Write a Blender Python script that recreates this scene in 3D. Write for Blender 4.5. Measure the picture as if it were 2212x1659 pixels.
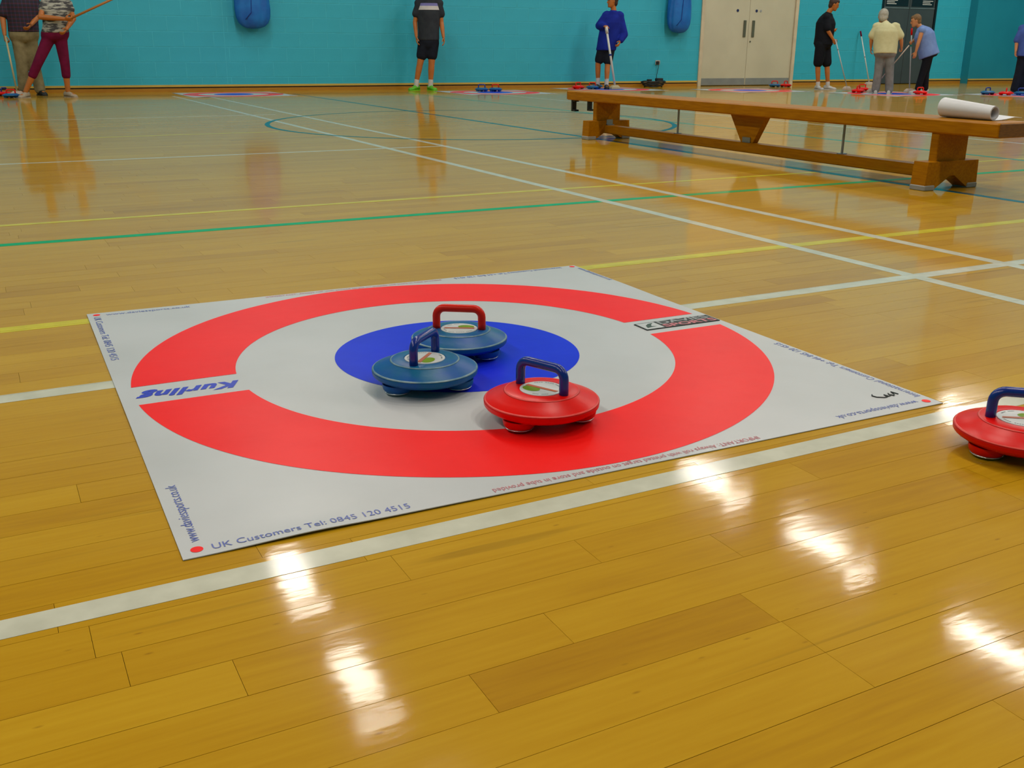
import bpy, math, random
from mathutils import Vector, Matrix
random.seed(7)
SC = bpy.context.scene
for o in list(bpy.data.objects):
    bpy.data.objects.remove(o)
COL = SC.collection

# ------------------------------------------------------------------ camera
CAM_H = 0.72
FPX = 2157.7
YAW, PITCH, ROLL = math.radians(27.752), math.radians(18.606), math.radians(-0.3616)
cy_, sy_, cp_, sp_ = math.cos(YAW), math.sin(YAW), math.cos(PITCH), math.sin(PITCH)
FWD = Vector((sy_ * cp_, cy_ * cp_, -sp_))
RGT0 = Vector((cy_, -sy_, 0))
DWN0 = FWD.cross(RGT0)
RGT = RGT0 * math.cos(ROLL) + DWN0 * math.sin(ROLL)
DWN = DWN0 * math.cos(ROLL) - RGT0 * math.sin(ROLL)
cam_d = bpy.data.cameras.new('camera')
cam = bpy.data.objects.new('camera', cam_d)
COL.objects.link(cam)
cam.matrix_world = Matrix((
    (RGT.x, -DWN.x, -FWD.x, 0), (RGT.y, -DWN.y, -FWD.y, 0), (RGT.z, -DWN.z, -FWD.z, CAM_H), (0, 0, 0, 1)))
cam_d.sensor_width = 36.0
cam_d.lens = 36.0 * FPX / 2212.0
cam_d.clip_start = 0.02
cam_d.clip_end = 200
SC.camera = cam

# ------------------------------------------------------------------ world, exposure
w = bpy.data.worlds.new('world')
SC.world = w
w.use_nodes = True
w.node_tree.nodes['Background'].inputs[0].default_value = (0.5, 0.6, 0.65, 1)
w.node_tree.nodes['Background'].inputs[1].default_value = 0.05
vs = SC.view_settings
vs.view_transform = 'Standard'
vs.look = 'None'
vs.exposure = 0.0
vs.gamma = 1.0
vs.use_curve_mapping = False
SC.cycles.max_bounces = 4
SC.cycles.diffuse_bounces = 2
SC.cycles.glossy_bounces = 2
SC.cycles.use_adaptive_sampling = True
SC.cycles.adaptive_threshold = 0.05
SC.cycles.transmission_bounces = 2
LAMP_W = 93.0
LAMP_COL = (1.0, 0.925, 0.83)

# ------------------------------------------------------------------ helpers
def tag(o, label=None, cat=None, group=None, kind=None):
    if label: o['label'] = label
    if cat: o['category'] = cat
    if group: o['group'] = group
    if kind: o['kind'] = kind
    return o

def empty(name, loc=(0, 0, 0), rz=0.0, parent=None):
    o = bpy.data.objects.new(name, None)
    o.empty_display_size = 0.1
    COL.objects.link(o)
    o.location = loc
    o.rotation_euler = (0, 0, rz)
    if parent: o.parent = parent
    return o

def copy_tree(o, parent=None):
    c = o.copy()
    COL.objects.link(c)
    c.parent = parent
    for ch in list(o.children):
        copy_tree(ch, c)
    return c

class MB:
    def __init__(self):
        self.v = []; self.f = []
    def add(self, vs, fs):
        n = len(self.v)
        self.v += [tuple(p) for p in vs]
        self.f += [tuple(i + n for i in f) for f in fs]
        return self
    def box(self, a, b):
        (x0, y0, z0), (x1, y1, z1) = a, b
        return self.add([(x0,y0,z0),(x1,y0,z0),(x1,y1,z0),(x0,y1,z0),(x0,y0,z1),(x1,y0,z1),(x1,y1,z1),(x0,y1,z1)],
                        [(0,3,2,1),(4,5,6,7),(0,1,5,4),(1,2,6,5),(2,3,7,6),(3,0,4,7)])
    def bbox(self, a, b, c=0.004):
        """box with chamfered edges"""
        (x0, y0, z0), (x1, y1, z1) = a, b
        secs = []
        for z, i in ((z0, c), (z0 + c, 0), (z1 - c, 0), (z1, c)):
            k = c
            secs.append([(x0+i+k,y0+i,z),(x1-i-k,y0+i,z),(x1-i,y0+i+k,z),(x1-i,y1-i-k,z),(x1-i-k,y1-i,z),(x0+i+k,y1-i,z),(x0+i,y1-i-k,z),(x0+i,y0+i+k,z)])
        return self.rings(secs)
    def rings(self, secs, close=True, caps=True):
        n = len(secs[0]); vs = [p for s in secs for p in s]; fs = []
        for k in range(len(secs) - 1):
            for i in range(n if close else n - 1):
                j = (i + 1) % n
                fs.append((k*n+i, k*n+j, (k+1)*n+j, (k+1)*n+i))
        if caps:
            fs.append(tuple(reversed(range(n))))
            fs.append(tuple(range((len(secs)-1)*n, len(secs)*n)))
        return self.add(vs, fs)
    def tube(self, path, r, n=12, caps=True):
        path = [Vector(p) for p in path]
        rs = r if isinstance(r, (list, tuple)) else [r] * len(path)
        secs = []; prev = None
        for i, p in enumerate(path):
            if i == 0: t = path[1] - p
            elif i == len(path) - 1: t = p - path[i-1]
            else: t = (path[i+1] - p).normalized() + (p - path[i-1]).normalized()
            t.normalize()
            if prev is None:
                a = t.orthogonal().normalized()
            else:
                a = (prev - t * prev.dot(t)).normalized()
            prev = a; b = t.cross(a)
            secs.append([p + (a * math.cos(2*math.pi*k/n) + b * math.sin(2*math.pi*k/n)) * rs[i] for k in range(n)])
        return self.rings(secs, caps=caps)
    def lathe(self, prof, n=48, c=(0, 0, 0)):
        secs = [[(c[0] + r*math.cos(2*math.pi*k/n), c[1] + r*math.sin(2*math.pi*k/n), c[2] + z) for k in range(n)] for r, z in prof]
        return self.rings(secs)
    def prism(self, poly, d):
        d = Vector(d); n = len(poly)
        vs = [Vector(p) for p in poly] + [Vector(p) + d for p in poly]
        fs = [tuple(reversed(range(n))), tuple(range(n, 2*n))] + [(i, (i+1) % n, n + (i+1) % n, n + i) for i in range(n)]
        return self.add(vs, fs)
    def capsule(self, p0, r0, p1, r1, n=14, m=5):
        p0 = Vector(p0); p1 = Vector(p1); t = (p1 - p0)
        if t.length < 1e-6: t = Vector((0, 0, 1e-4))
        t.normalize(); a = t.orthogonal().normalized(); b = t.cross(a); secs = []
        for k in range(m + 1):
            th = -math.pi/2 + (math.pi/2) * k / m * 0.999 + 0.001
            secs.append([p0 + t*(r0*math.sin(th)) + (a*math.cos(2*math.pi*i/n) + b*math.sin(2*math.pi*i/n)) * (r0*max(.02, math.cos(th))) for i in range(n)])
        for k in range(m + 1):
            th = (math.pi/2) * k / m * 0.999
            secs.append([p1 + t*(r1*math.sin(th)) + (a*math.cos(2*math.pi*i/n) + b*math.sin(2*math.pi*i/n)) * (r1*max(.02, math.cos(th))) for i in range(n)])
        return self.rings(secs)
    def ellipsoid(self, c, ax, ay, az, n=18, m=10):
        c = Vector(c); ax = Vector(ax); ay = Vector(ay); az = Vector(az); secs = []
        for k in range(m + 1):
            th = -math.pi/2 + math.pi * k / m
            cs = max(.02, math.cos(th))
            secs.append([c + az*math.sin(th) + (ax*math.cos(2*math.pi*i/n) + ay*math.sin(2*math.pi*i/n))*cs for i in range(n)])
        return self.rings(secs)
    def loft(self, secs, n=20):
        """secs: (centre, half vec a, half vec b)"""
        return self.rings([[Vector(c) + Vector(a)*math.cos(2*math.pi*i/n) + Vector(b)*math.sin(2*math.pi*i/n) for i in range(n)] for c, a, b in secs])
    def build(self, name, m, parent=None, smooth=False):
        me = bpy.data.meshes.new(name)
        me.from_pydata(self.v, [], self.f)
        me.update()
        if m: me.materials.append(m)
        if smooth:
            me.polygons.foreach_set('use_smooth', [True] * len(me.polygons))
            if smooth != True:
                try: me.set_sharp_from_angle(angle=math.radians(smooth))
                except Exception: pass
        o = bpy.data.objects.new(name, me)
        COL.objects.link(o)
        if parent: o.parent = parent
        return o

def fuse(mb, name, m, parent, voxel=0.01, smooth_it=6):
    """one continuous surface out of overlapping shapes"""
    o = mb.build('tmp', None)
    r = o.modifiers.new('r', 'REMESH'); r.mode = 'VOXEL'; r.voxel_size = voxel
    s = o.modifiers.new('s', 'SMOOTH'); s.factor = 0.5; s.iterations = smooth_it
    dg = bpy.context.evaluated_depsgraph_get()
    me = bpy.data.meshes.new_from_object(o.evaluated_get(dg))
    old = o.data
    bpy.data.objects.remove(o); bpy.data.meshes.remove(old)
    me.name = name
    me.materials.clear(); me.materials.append(m)
    me.polygons.foreach_set('use_smooth', [True] * len(me.polygons))
    ob = bpy.data.objects.new(name, me)
    COL.objects.link(ob); ob.parent = parent
    return ob

# ------------------------------------------------------------------ materials
def newmat(name):
    m = bpy.data.materials.new(name); m.use_nodes = True
    nt = m.node_tree
    return m, nt, nt.nodes['Principled BSDF']

def mat(name, col, rough=0.5, col2=None, scale=6.0, detail=4.0, bump=0.0, bscale=40.0, coat=0.0, coatr=0.1,
        metal=0.0, spec=0.5, stretch=(1, 1, 1), lo=0.35, hi=0.65):
    m, nt, b = newmat(name)
    b.inputs['Base Color'].default_value = (*col, 1)
    b.inputs['Roughness'].default_value = rough
    b.inputs['Metallic'].default_value = metal
    b.inputs['Specular IOR Level'].default_value = spec
    b.inputs['Coat Weight'].default_value = coat
    b.inputs['Coat Roughness'].default_value = coatr
    tc = nt.nodes.new('ShaderNodeTexCoord'); mp = nt.nodes.new('ShaderNodeMapping')
    nt.links.new(tc.outputs['Object'], mp.inputs['Vector'])
    mp.inputs['Scale'].default_value = stretch
    if col2 is None:
        col2 = tuple(min(1, c * 0.86) for c in col)
    n = nt.nodes.new('ShaderNodeTexNoise'); n.inputs['Scale'].default_value = scale; n.inputs['Detail'].default_value = detail
    nt.links.new(mp.outputs[0], n.inputs['Vector'])
    r = nt.nodes.new('ShaderNodeValToRGB')
    r.color_ramp.elements[0].position = lo; r.color_ramp.elements[1].position = hi
    r.color_ramp.elements[0].color = (*col2, 1); r.color_ramp.elements[1].color = (*col, 1)
    nt.links.new(n.outputs['Fac'], r.inputs['Fac'])
    nt.links.new(r.outputs['Color'], b.inputs['Base Color'])
    if bump > 0:
        n2 = nt.nodes.new('ShaderNodeTexNoise'); n2.inputs['Scale'].default_value = bscale; n2.inputs['Detail'].default_value = 3
        nt.links.new(mp.outputs[0], n2.inputs['Vector'])
        bp = nt.nodes.new('ShaderNodeBump'); bp.inputs['Strength'].default_value = bump; bp.inputs['Distance'].default_value = 0.01
        nt.links.new(n2.outputs['Fac'], bp.inputs['Height'])
        nt.links.new(bp.outputs['Normal'], b.inputs['Normal'])
    return m

def plank_material():
    m, nt, b = newmat('varnished_beech')
    L = nt.links
    geo = nt.nodes.new('ShaderNodeNewGeometry')
    at = nt.nodes.new('ShaderNodeAttribute'); at.attribute_name = 'tone'
    # shift grain from plank to plank
    sh = nt.nodes.new('ShaderNodeVectorMath'); sh.operation = 'SCALE'; sh.inputs['Scale'].default_value = 37.0
    L.new(at.outputs['Color'], sh.inputs[0])
    ad = nt.nodes.new('ShaderNodeVectorMath'); ad.operation = 'ADD'
    L.new(geo.outputs['Position'], ad.inputs[0]); L.new(sh.outputs[0], ad.inputs[1])
    mp = nt.nodes.new('ShaderNodeMapping'); mp.inputs['Scale'].default_value = (2.2, 34.0, 1.0)
    L.new(ad.outputs[0], mp.inputs['Vector'])
    n = nt.nodes.new('ShaderNodeTexNoise'); n.inputs['Scale'].default_value = 3.0; n.inputs['Detail'].default_value = 6
    L.new(mp.outputs[0], n.inputs['Vector'])
    mp2 = nt.nodes.new('ShaderNodeMapping'); mp2.inputs['Scale'].default_value = (1.3, 5.0, 1.0)
    L.new(ad.outputs[0], mp2.inputs['Vector'])
    n2 = nt.nodes.new('ShaderNodeTexNoise'); n2.inputs['Scale'].default_value = 2.0; n2.inputs['Detail'].default_value = 3
    L.new(mp2.outputs[0], n2.inputs['Vector'])
    # tone + grain -> ramp
    mx = nt.nodes.new('ShaderNodeMath'); mx.operation = 'MULTIPLY_ADD'; mx.inputs[1].default_value = 0.42
    L.new(n.outputs['Fac'], mx.inputs[0])
    sp = nt.nodes.new('ShaderNodeSeparateColor'); L.new(at.outputs['Color'], sp.inputs[0])
    tw = nt.nodes.new('ShaderNodeMath'); tw.operation = 'MULTIPLY'; tw.inputs[1].default_value = 0.42
    L.new(sp.outputs[0], tw.inputs[0]); L.new(tw.outputs[0], mx.inputs[2])
    mx2 = nt.nodes.new('ShaderNodeMath'); mx2.operation = 'MULTIPLY_ADD'; mx2.inputs[1].default_value = 0.30
    L.new(n2.outputs['Fac'], mx2.inputs[0]); L.new(mx.outputs[0], mx2.inputs[2])
    r = nt.nodes.new('ShaderNodeValToRGB'); e = r.color_ramp.elements
    e[0].position = 0.18; e[0].color = (0.36, 0.165, 0.004, 1)
    e[1].position = 0.85; e[1].color = (0.57, 0.335, 0.014, 1)
    x = e.new(0.5); x.color = (0.48, 0.255, 0.006, 1)
    L.new(mx2.outputs[0], r.inputs['Fac'])
    # small dark flecks
    mp3 = nt.nodes.new('ShaderNodeMapping'); mp3.inputs['Scale'].default_value = (9, 26, 1)
    L.new(ad.outputs[0], mp3.inputs['Vector'])
    v = nt.nodes.new('ShaderNodeTexVoronoi'); v.inputs['Scale'].default_value = 1.0
    L.new(mp3.outputs[0], v.inputs['Vector'])
    vr = nt.nodes.new('ShaderNodeValToRGB'); vr.color_ramp.elements[0].position = 0.02; vr.color_ramp.elements[1].position = 0.07
    vr.color_ramp.elements[0].color = (0.45, 0.34, 0.25, 1); vr.color_ramp.elements[1].color = (1, 1, 1, 1)
    L.new(v.outputs['Distance'], vr.inputs['Fac'])
    mc = nt.nodes.new('ShaderNodeMix'); mc.data_type = 'RGBA'; mc.blend_type = 'MULTIPLY'; mc.inputs[0].default_value = 0.55
    L.new(r.outputs['Color'], mc.inputs[6]); L.new(vr.outputs['Color'], mc.inputs[7])
    last = mc.outputs[2]
    for rz, sx, sy, off in ((0.5, 1.1, 24, 3.0), (-0.9, 0.9, 20, 11.0), (1.2, 0.8, 28, 23.0)):     # faint shoe scuffs
        ms = nt.nodes.new('ShaderNodeMapping'); ms.inputs['Rotation'].default_value = (0, 0, rz); ms.inputs['Scale'].default_value = (sx, sy, 1); ms.inputs['Location'].default_value = (off, off, 0)
        L.new(geo.outputs['Position'], ms.inputs['Vector'])
        ns = nt.nodes.new('ShaderNodeTexNoise'); ns.inputs['Scale'].default_value = 1.0; ns.inputs['Detail'].default_value = 2.5; ns.inputs['Distortion'].default_value = 0.4
        L.new(ms.outputs[0], ns.inputs['Vector'])
        rs = nt.nodes.new('ShaderNodeValToRGB'); rs.color_ramp.elements[0].position = 0.69; rs.color_ramp.elements[1].position = 0.74
        rs.color_ramp.elements[0].color = (1, 1, 1, 1); rs.color_ramp.elements[1].color = (0.62, 0.60, 0.62, 1)
        L.new(ns.outputs['Fac'], rs.inputs['Fac'])
        mm = nt.nodes.new('ShaderNodeMix'); mm.data_type = 'RGBA'; mm.blend_type = 'MULTIPLY'; mm.inputs[0].default_value = 0.5
        L.new(last, mm.inputs[6]); L.new(rs.outputs['Color'], mm.inputs[7]); last = mm.outputs[2]
    L.new(last, b.inputs['Base Color'])
    b.inputs['Roughness'].default_value = 0.5
    b.inputs['Specular IOR Level'].default_value = 0.05
    b.inputs['Coat Weight'].default_value = 0.84
    b.inputs['Coat IOR'].default_value = 1.21
    # scuffed varnish
    n4 = nt.nodes.new('ShaderNodeTexNoise'); n4.inputs['Scale'].default_value = 5.0; n4.inputs['Detail'].default_value = 6
    L.new(geo.outputs['Position'], n4.inputs['Vector'])
    mr = nt.nodes.new('ShaderNodeMapRange'); mr.inputs[3].default_value = 0.04; mr.inputs[4].default_value = 0.11
    L.new(n4.outputs['Fac'], mr.inputs[0]); L.new(mr.outputs[0], b.inputs['Coat Roughness'])
    mp5 = nt.nodes.new('ShaderNodeMapping'); mp5.inputs['Scale'].default_value = (4, 14, 1)
    L.new(geo.outputs['Position'], mp5.inputs['Vector'])
    n5 = nt.nodes.new('ShaderNodeTexNoise'); n5.inputs['Scale'].default_value = 2.2; n5.inputs['Detail'].default_value = 4
    L.new(mp5.outputs[0], n5.inputs['Vector'])
    bp = nt.nodes.new('ShaderNodeBump'); bp.inputs['Strength'].default_value = 0.02; bp.inputs['Distance'].default_value = 0.01
    L.new(n5.outputs['Fac'], bp.inputs['Height'])
    L.new(bp.outputs['Normal'], b.inputs['Coat Normal']); L.new(bp.outputs['Normal'], b.inputs['Normal'])
    return m

def plaid_material():
    m, nt, b = newmat('plaid_cloth'); L = nt.links
    tc = nt.nodes.new('ShaderNodeTexCoord')
    cols = []
    for ax, sc in (((1, 0, 0), 6.0), ((0, 0, 1), 6.0)):
        wv = nt.nodes.new('ShaderNodeTexWave'); wv.bands_direction = 'X' if ax[0] else 'Z'
        wv.inputs['Scale'].default_value = sc
        L.new(tc.outputs['Object'], wv.inputs['Vector'])
        r = nt.nodes.new('ShaderNodeValToRGB'); r.color_ramp.elements[0].position = 0.72; r.color_ramp.elements[1].position = 0.9
        r.color_ramp.elements[0].color = (0.010, 0.008, 0.014, 1)
        r.color_ramp.elements[1].color = (0.055, 0.008, 0.016, 1) if ax[2] else (0.018, 0.016, 0.045, 1)
        L.new(wv.outputs['Fac'], r.inputs['Fac']); cols.append(r)
    mx = nt.nodes.new('ShaderNodeMix'); mx.data_type = 'RGBA'; mx.blend_type = 'ADD'; mx.inputs[0].default_value = 1
    L.new(cols[0].outputs[0], mx.inputs[6]); L.new(cols[1].outputs[0], mx.inputs[7])
    L.new(mx.outputs[2], b.inputs['Base Color']); b.inputs['Roughness'].default_value = 0.85
    return m

M = {}
M['plank'] = plank_material()
M['subfloor'] = mat('dark_joint', (0.13, 0.07, 0.022), 0.9)
M['line_white'] = mat('line_paint_white', (0.62, 0.62, 0.50), 0.4, (0.52, 0.52, 0.41), 14, coat=0.6, coatr=0.12, bump=0.03, bscale=20)
M['line_yellow'] = mat('line_paint_yellow', (0.68, 0.58, 0.01), 0.4, (0.58, 0.48, 0.01), 14, coat=0.6, coatr=0.12)
M['line_green'] = mat('line_paint_green', (0.01, 0.42, 0.11), 0.4, (0.01, 0.36, 0.09), 14, coat=0.6, coatr=0.12)
M['line_teal'] = mat('line_paint_teal', (0.006, 0.11, 0.14), 0.4, (0.005, 0.09, 0.12), 14, coat=1.0, coatr=0.12)
M['line_mint'] = mat('line_paint_mint', (0.03, 0.34, 0.22), 0.4, (0.03, 0.30, 0.2), 14, coat=1.0, coatr=0.12)
M['wall'] = mat('turquoise_paint', (0.032, 0.445, 0.60), 0.50, (0.028, 0.41, 0.555), 1.4, 5, bump=0.10, bscale=60)
M['mortar'] = mat('turquoise_joint', (0.055, 0.54, 0.69), 0.55, bump=0.1, bscale=80)
M['wall_shaded'] = mat('turquoise_paint_shaded', (0.012, 0.26, 0.36), 0.5, (0.010, 0.235, 0.33), 1.5, bump=0.1, bscale=60)  # darker copy of the wall paint, shade put into the colour
M['ceiling'] = mat('ceiling_white', (0.26, 0.26, 0.24), 0.8, bump=0.1, bscale=10)
M['skirt'] = mat('skirting_wood', (0.46, 0.21, 0.015), 0.35, (0.38, 0.16, 0.01), 8, stretch=(1, 8, 20))
M['bead'] = mat('skirting_bead', (0.62, 0.42, 0.08), 0.4, stretch=(1, 8, 20))
M['gap'] = mat('shadow_gap', (0.03, 0.02, 0.012), 0.8)
M['vinyl'] = mat('white_vinyl', (0.56, 0.575, 0.585), 0.32, (0.515, 0.53, 0.535), 3.2, 6, bump=0.12, bscale=7, spec=0.3)
M['v_red'] = mat('red_print', (0.98, 0.010, 0.008), 0.34, (0.93, 0.008, 0.007), 5, bump=0.14, bscale=7, spec=0.14)
M['v_blue'] = mat('blue_print', (0.010, 0.026, 0.74), 0.34, (0.008, 0.022, 0.66), 5, bump=0.14, bscale=7, spec=0.14)
M['ink_blue'] = mat('blue_ink', (0.05, 0.08, 0.42), 0.4, (0.16, 0.19, 0.48), 30)
M['ink_logo'] = mat('logo_blue', (0.015, 0.03, 0.55), 0.4)
M['ink_red'] = mat('red_ink', (0.55, 0.10, 0.13), 0.4, (0.6, 0.22, 0.25), 40)
M['ink_black'] = mat('black_ink', (0.012, 0.018, 0.016), 0.5)
M['ink_grey'] = mat('grey_ink', (0.30, 0.33, 0.34), 0.5)
M['ink_green'] = mat('dark_green_ink', (0.02, 0.06, 0.045), 0.5)
M['st_blue'] = mat('blue_stone', (0.004, 0.085, 0.33), 0.38, (0.003, 0.120, 0.25), 16, 8, bump=0.05, bscale=60, spec=0.25)
M['st_red'] = mat('red_stone', (0.82, 0.003, 0.001), 0.30, (0.72, 0.003, 0.001), 14, 6, bump=0.03, bscale=60, spec=0.18)
M['scuff'] = mat('scuffed_edge', (0.20, 0.30, 0.33), 0.5, (0.03, 0.15, 0.24), 40, 5)
M['scuff_red'] = mat('scuffed_red_edge', (0.74, 0.035, 0.02), 0.4, (0.66, 0.006, 0.003), 40, 5)
M['h_red'] = mat('red_handle', (0.74, 0.014, 0.002), 0.32, (0.68, 0.012, 0.002), 20, spec=0.25)
M['h_blue'] = mat('blue_handle', (0.006, 0.030, 0.27), 0.24, (0.005, 0.025, 0.22), 20)
M['sticker'] = mat('white_sticker', (0.66, 0.67, 0.66), 0.35, (0.6, 0.6, 0.6), 30)
M['st_green'] = mat('lime_print', (0.42, 0.68, 0.01), 0.4)
M['st_orange'] = mat('orange_print', (0.55, 0.10, 0.015), 0.4)
M['chrome'] = mat('bright_metal', (0.65, 0.65, 0.66), 0.25, metal=1.0)
M['steel'] = mat('grey_steel', (0.30, 0.31, 0.31), 0.4, metal=0.7)
M['rubber'] = mat('grey_rubber', (0.30, 0.30, 0.28), 0.7)
M['black'] = mat('black_plastic', (0.012, 0.012, 0.014), 0.5)
M['bench'] = mat('bench_beech', (0.44, 0.175, 0.001), 0.36, (0.35, 0.13, 0.001), 5, 6, spec=0.12, stretch=(18, 1.5, 18))
M['bench_end'] = mat('shaded_bench_end_grain', (0.20, 0.08, 0.012), 0.5, (0.13, 0.05, 0.01), 20, stretch=(2, 2, 9))  # end faces turned from the lamps, their shade painted into the grain colour
M['paper'] = mat('white_roll', (0.72, 0.73, 0.76), 0.45, (0.66, 0.67, 0.70), 3)
M['door_w'] = mat('cream_door', (0.58, 0.55, 0.40), 0.45, (0.54, 0.51, 0.37), 2)
M['door_f'] = mat('cream_frame', (0.66, 0.57, 0.40), 0.45)
M['plate'] = mat('brushed_kick_plate', (0.30, 0.31, 0.30), 0.35, (0.26, 0.27, 0.27), 6, metal=0.3)
M['hnd'] = mat('dark_pull_handle', (0.10, 0.11, 0.07), 0.4)
M['navy'] = mat('navy_disc', (0.01, 0.015, 0.10), 0.4)
M['door_d'] = mat('charcoal_door', (0.05, 0.066, 0.072), 0.45, (0.042, 0.056, 0.062), 3)
M['door_dk'] = mat('black_glazing', (0.008, 0.010, 0.014), 0.12)
M['bag'] = mat('blue_bag_cloth', (0.004, 0.17, 0.56), 0.55, (0.003, 0.11, 0.46), 5, bump=0.3, bscale=18)
M['skin'] = mat('skin', (0.50, 0.165, 0.032), 0.5, (0.44, 0.14, 0.026), 10)
M['skin_p'] = mat('skin_pale', (0.58, 0.25, 0.10), 0.5, (0.52, 0.21, 0.08), 10)
M['hair_dark'] = mat('dark_hair', (0.05, 0.02, 0.010), 0.6, (0.03, 0.012, 0.006), 60, bump=0.3, bscale=90)
M['hair_grey'] = mat('grey_hair', (0.42, 0.40, 0.34), 0.6, (0.30, 0.28, 0.23), 50, bump=0.4, bscale=80)
M['hair_brown'] = mat('brown_hair', (0.22, 0.12, 0.035), 0.6, (0.13, 0.06, 0.02), 50, bump=0.4, bscale=80)
M['eye'] = mat('eye', (0.02, 0.015, 0.012), 0.2)
M['lip'] = mat('lip', (0.35, 0.08, 0.05), 0.5)
def cloth(n, c, c2=None, sc=9): return mat(n, c, 0.85, c2, sc, 4, bump=0.35, bscale=14, spec=0.2)
M['plaid'] = plaid_material()
M['khaki'] = cloth('khaki_cloth', (0.30, 0.25, 0.13), (0.20, 0.16, 0.08))
M['maroon'] = cloth('maroon_cloth', (0.16, 0.004, 0.040), (0.11, 0.003, 0.028))
M['zebra'] = mat('patterned_cloth', (0.40, 0.40, 0.34), 0.85, (0.055, 0.055, 0.06), 13, 6, bump=0.2, bscale=20, stretch=(0.7, 0.7, 2.6), lo=0.44, hi=0.56)
M['charcoal'] = cloth('charcoal_cloth', (0.034, 0.042, 0.052), (0.025, 0.03, 0.04))
M['darkshort'] = cloth('black_blue_cloth', (0.010, 0.014, 0.024), (0.007, 0.010, 0.018))
M['white_cloth'] = cloth('white_cloth', (0.60, 0.58, 0.58))
M['purple_cloth'] = cloth('lilac_trim', (0.20, 0.20, 0.48))
M['royal'] = cloth('royal_blue_cloth', (0.010, 0.028, 0.33), (0.007, 0.018, 0.24), 6)
M['blackc'] = cloth('black_cloth', (0.007, 0.009, 0.013), (0.005, 0.006, 0.010))
M['cream'] = cloth('cream_cloth', (0.62, 0.60, 0.36), (0.54, 0.52, 0.30))
M['greytr'] = cloth('grey_trouser_cloth', (0.21, 0.22, 0.22), (0.15, 0.16, 0.16))
M['lilac'] = cloth('lilac_cloth', (0.19, 0.30, 0.60), (0.15, 0.24, 0.52))
M['lilac_b'] = cloth('blue_violet_cloth', (0.07, 0.13, 0.45), (0.05, 0.09, 0.34))
M['shoe_green'] = mat('green_shoe', (0.12, 0.55, 0.01), 0.4, (0.09, 0.42, 0.01), 20)
M['shoe_white'] = mat('white_shoe', (0.52, 0.53, 0.52), 0.5, (0.42, 0.43, 0.43), 20)
M['shoe_black'] = mat('black_shoe', (0.010, 0.012, 0.012), 0.5)
M['shoe_tan'] = mat('tan_sandal', (0.40, 0.33, 0.24), 0.6, (0.3, 0.24, 0.16), 20)
M['sock'] = cloth('white_sock', (0.62, 0.60, 0.58))
M['pole_white'] = mat('white_pole', (0.66, 0.68, 0.66), 0.35)
M['pole_grey'] = mat('grey_pole', (0.40, 0.46, 0.46), 0.4)
M['pole_cream'] = mat('cream_pole', (0.50, 0.42, 0.22), 0.45)
M['pole_brown'] = mat('brown_pole', (0.42, 0.16, 0.03), 0.45)
M['pole_pink'] = mat('pale_head', (0.58, 0.46, 0.38), 0.5)
M['lamp_box'] = mat('lamp_housing', (0.6, 0.6, 0.58), 0.4)

for k_ in [k for k in M if k.startswith('line_')]:
    b_ = M[k_].node_tree.nodes['Principled BSDF']
    b_.inputs['Coat Weight'].default_value = 0.84; b_.inputs['Coat IOR'].default_value = 1.19
    b_.inputs['Coat Roughness'].default_value = 0.10; b_.inputs['Specular IOR Level'].default_value = 0.05

# ------------------------------------------------------------------ projection test (which repeats does the photograph show)
def in_frame(p, pad=0):
    d = Vector(p) - Vector((0, 0, CAM_H)); z = d.dot(FWD)
    if z < 0.1: return False
    x = d.dot(RGT) * FPX / z + 1106; y = d.dot(DWN) * FPX / z + 829.5
    return -pad < x < 2212 + pad and -pad < y < 1659 + pad

# ------------------------------------------------------------------ floor
PW, POFF = 0.081, 0.6138
def tone_mesh(me, tones):
    at = me.color_attributes.new('tone', 'FLOAT_COLOR', 'POINT')
    at.data.foreach_set('color', [c for t in tones for c in t])

floor = MB().box((-10, -9, -0.08), (22, 19, -0.012)).build('floor', M['subfloor'])
tag(floor, kind='structure')
GAP = 0.0003
cands = []; rest = MB(); rest_t = []
BOXF = [(4,5,6,7),(0,1,5,4),(1,2,6,5),(2,3,7,6),(3,0,4,7)]
MATC, MATH, MATR = (0.9853, 2.1619), 0.790, math.radians(-0.9009)
def under_mat(x0, x1, y0, y1):
    return all(abs((x - MATC[0])) < MATH - 0.03 and abs(y - MATC[1]) < MATH - 0.03 for x in (x0, x1) for y in (y0, y1))
row = -118
while True:
    y0 = POFF + row * PW
    if y0 > 18.6: break
    y1 = y0 + PW
    x = -9.9 + random.uniform(0, .6)
    fixed = {1: [0.857], 2: [0.857, 0.2], 3: [0.437], 4: [0.5856], 5: [0.19]}.get(row)
    cuts = [x]
    while x < 21.8:
        x += random.choice((0.42, 0.5, 0.58, 0.66, 0.78, 0.9)); cuts.append(x)
    if fixed:
        cuts = sorted([c for c in cuts if all(abs(c - q) > 0.3 for q in fixed)] + fixed)
    for a, b in zip(cuts[:-1], cuts[1:]):
        t = random.gauss(0.5, 0.17)
        tone = (min(1, max(0, t)), random.random(), random.random(), 1)
        vis = any(in_frame((px, py, 0), 4) for px in (a, (a+b)/2, b) for py in (y0, y1))
        d = math.hypot((a+b)/2, (y0+y1)/2)
        if vis and d < 4.3 and not under_mat(a, b, y0, y1):
            cands.append((d, a, b, y0, y1, tone))
        else:
            cands.append((1e3 + d, a, b, y0, y1, tone))
    row += 1
cands.sort()
n_ind = 0
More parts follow.
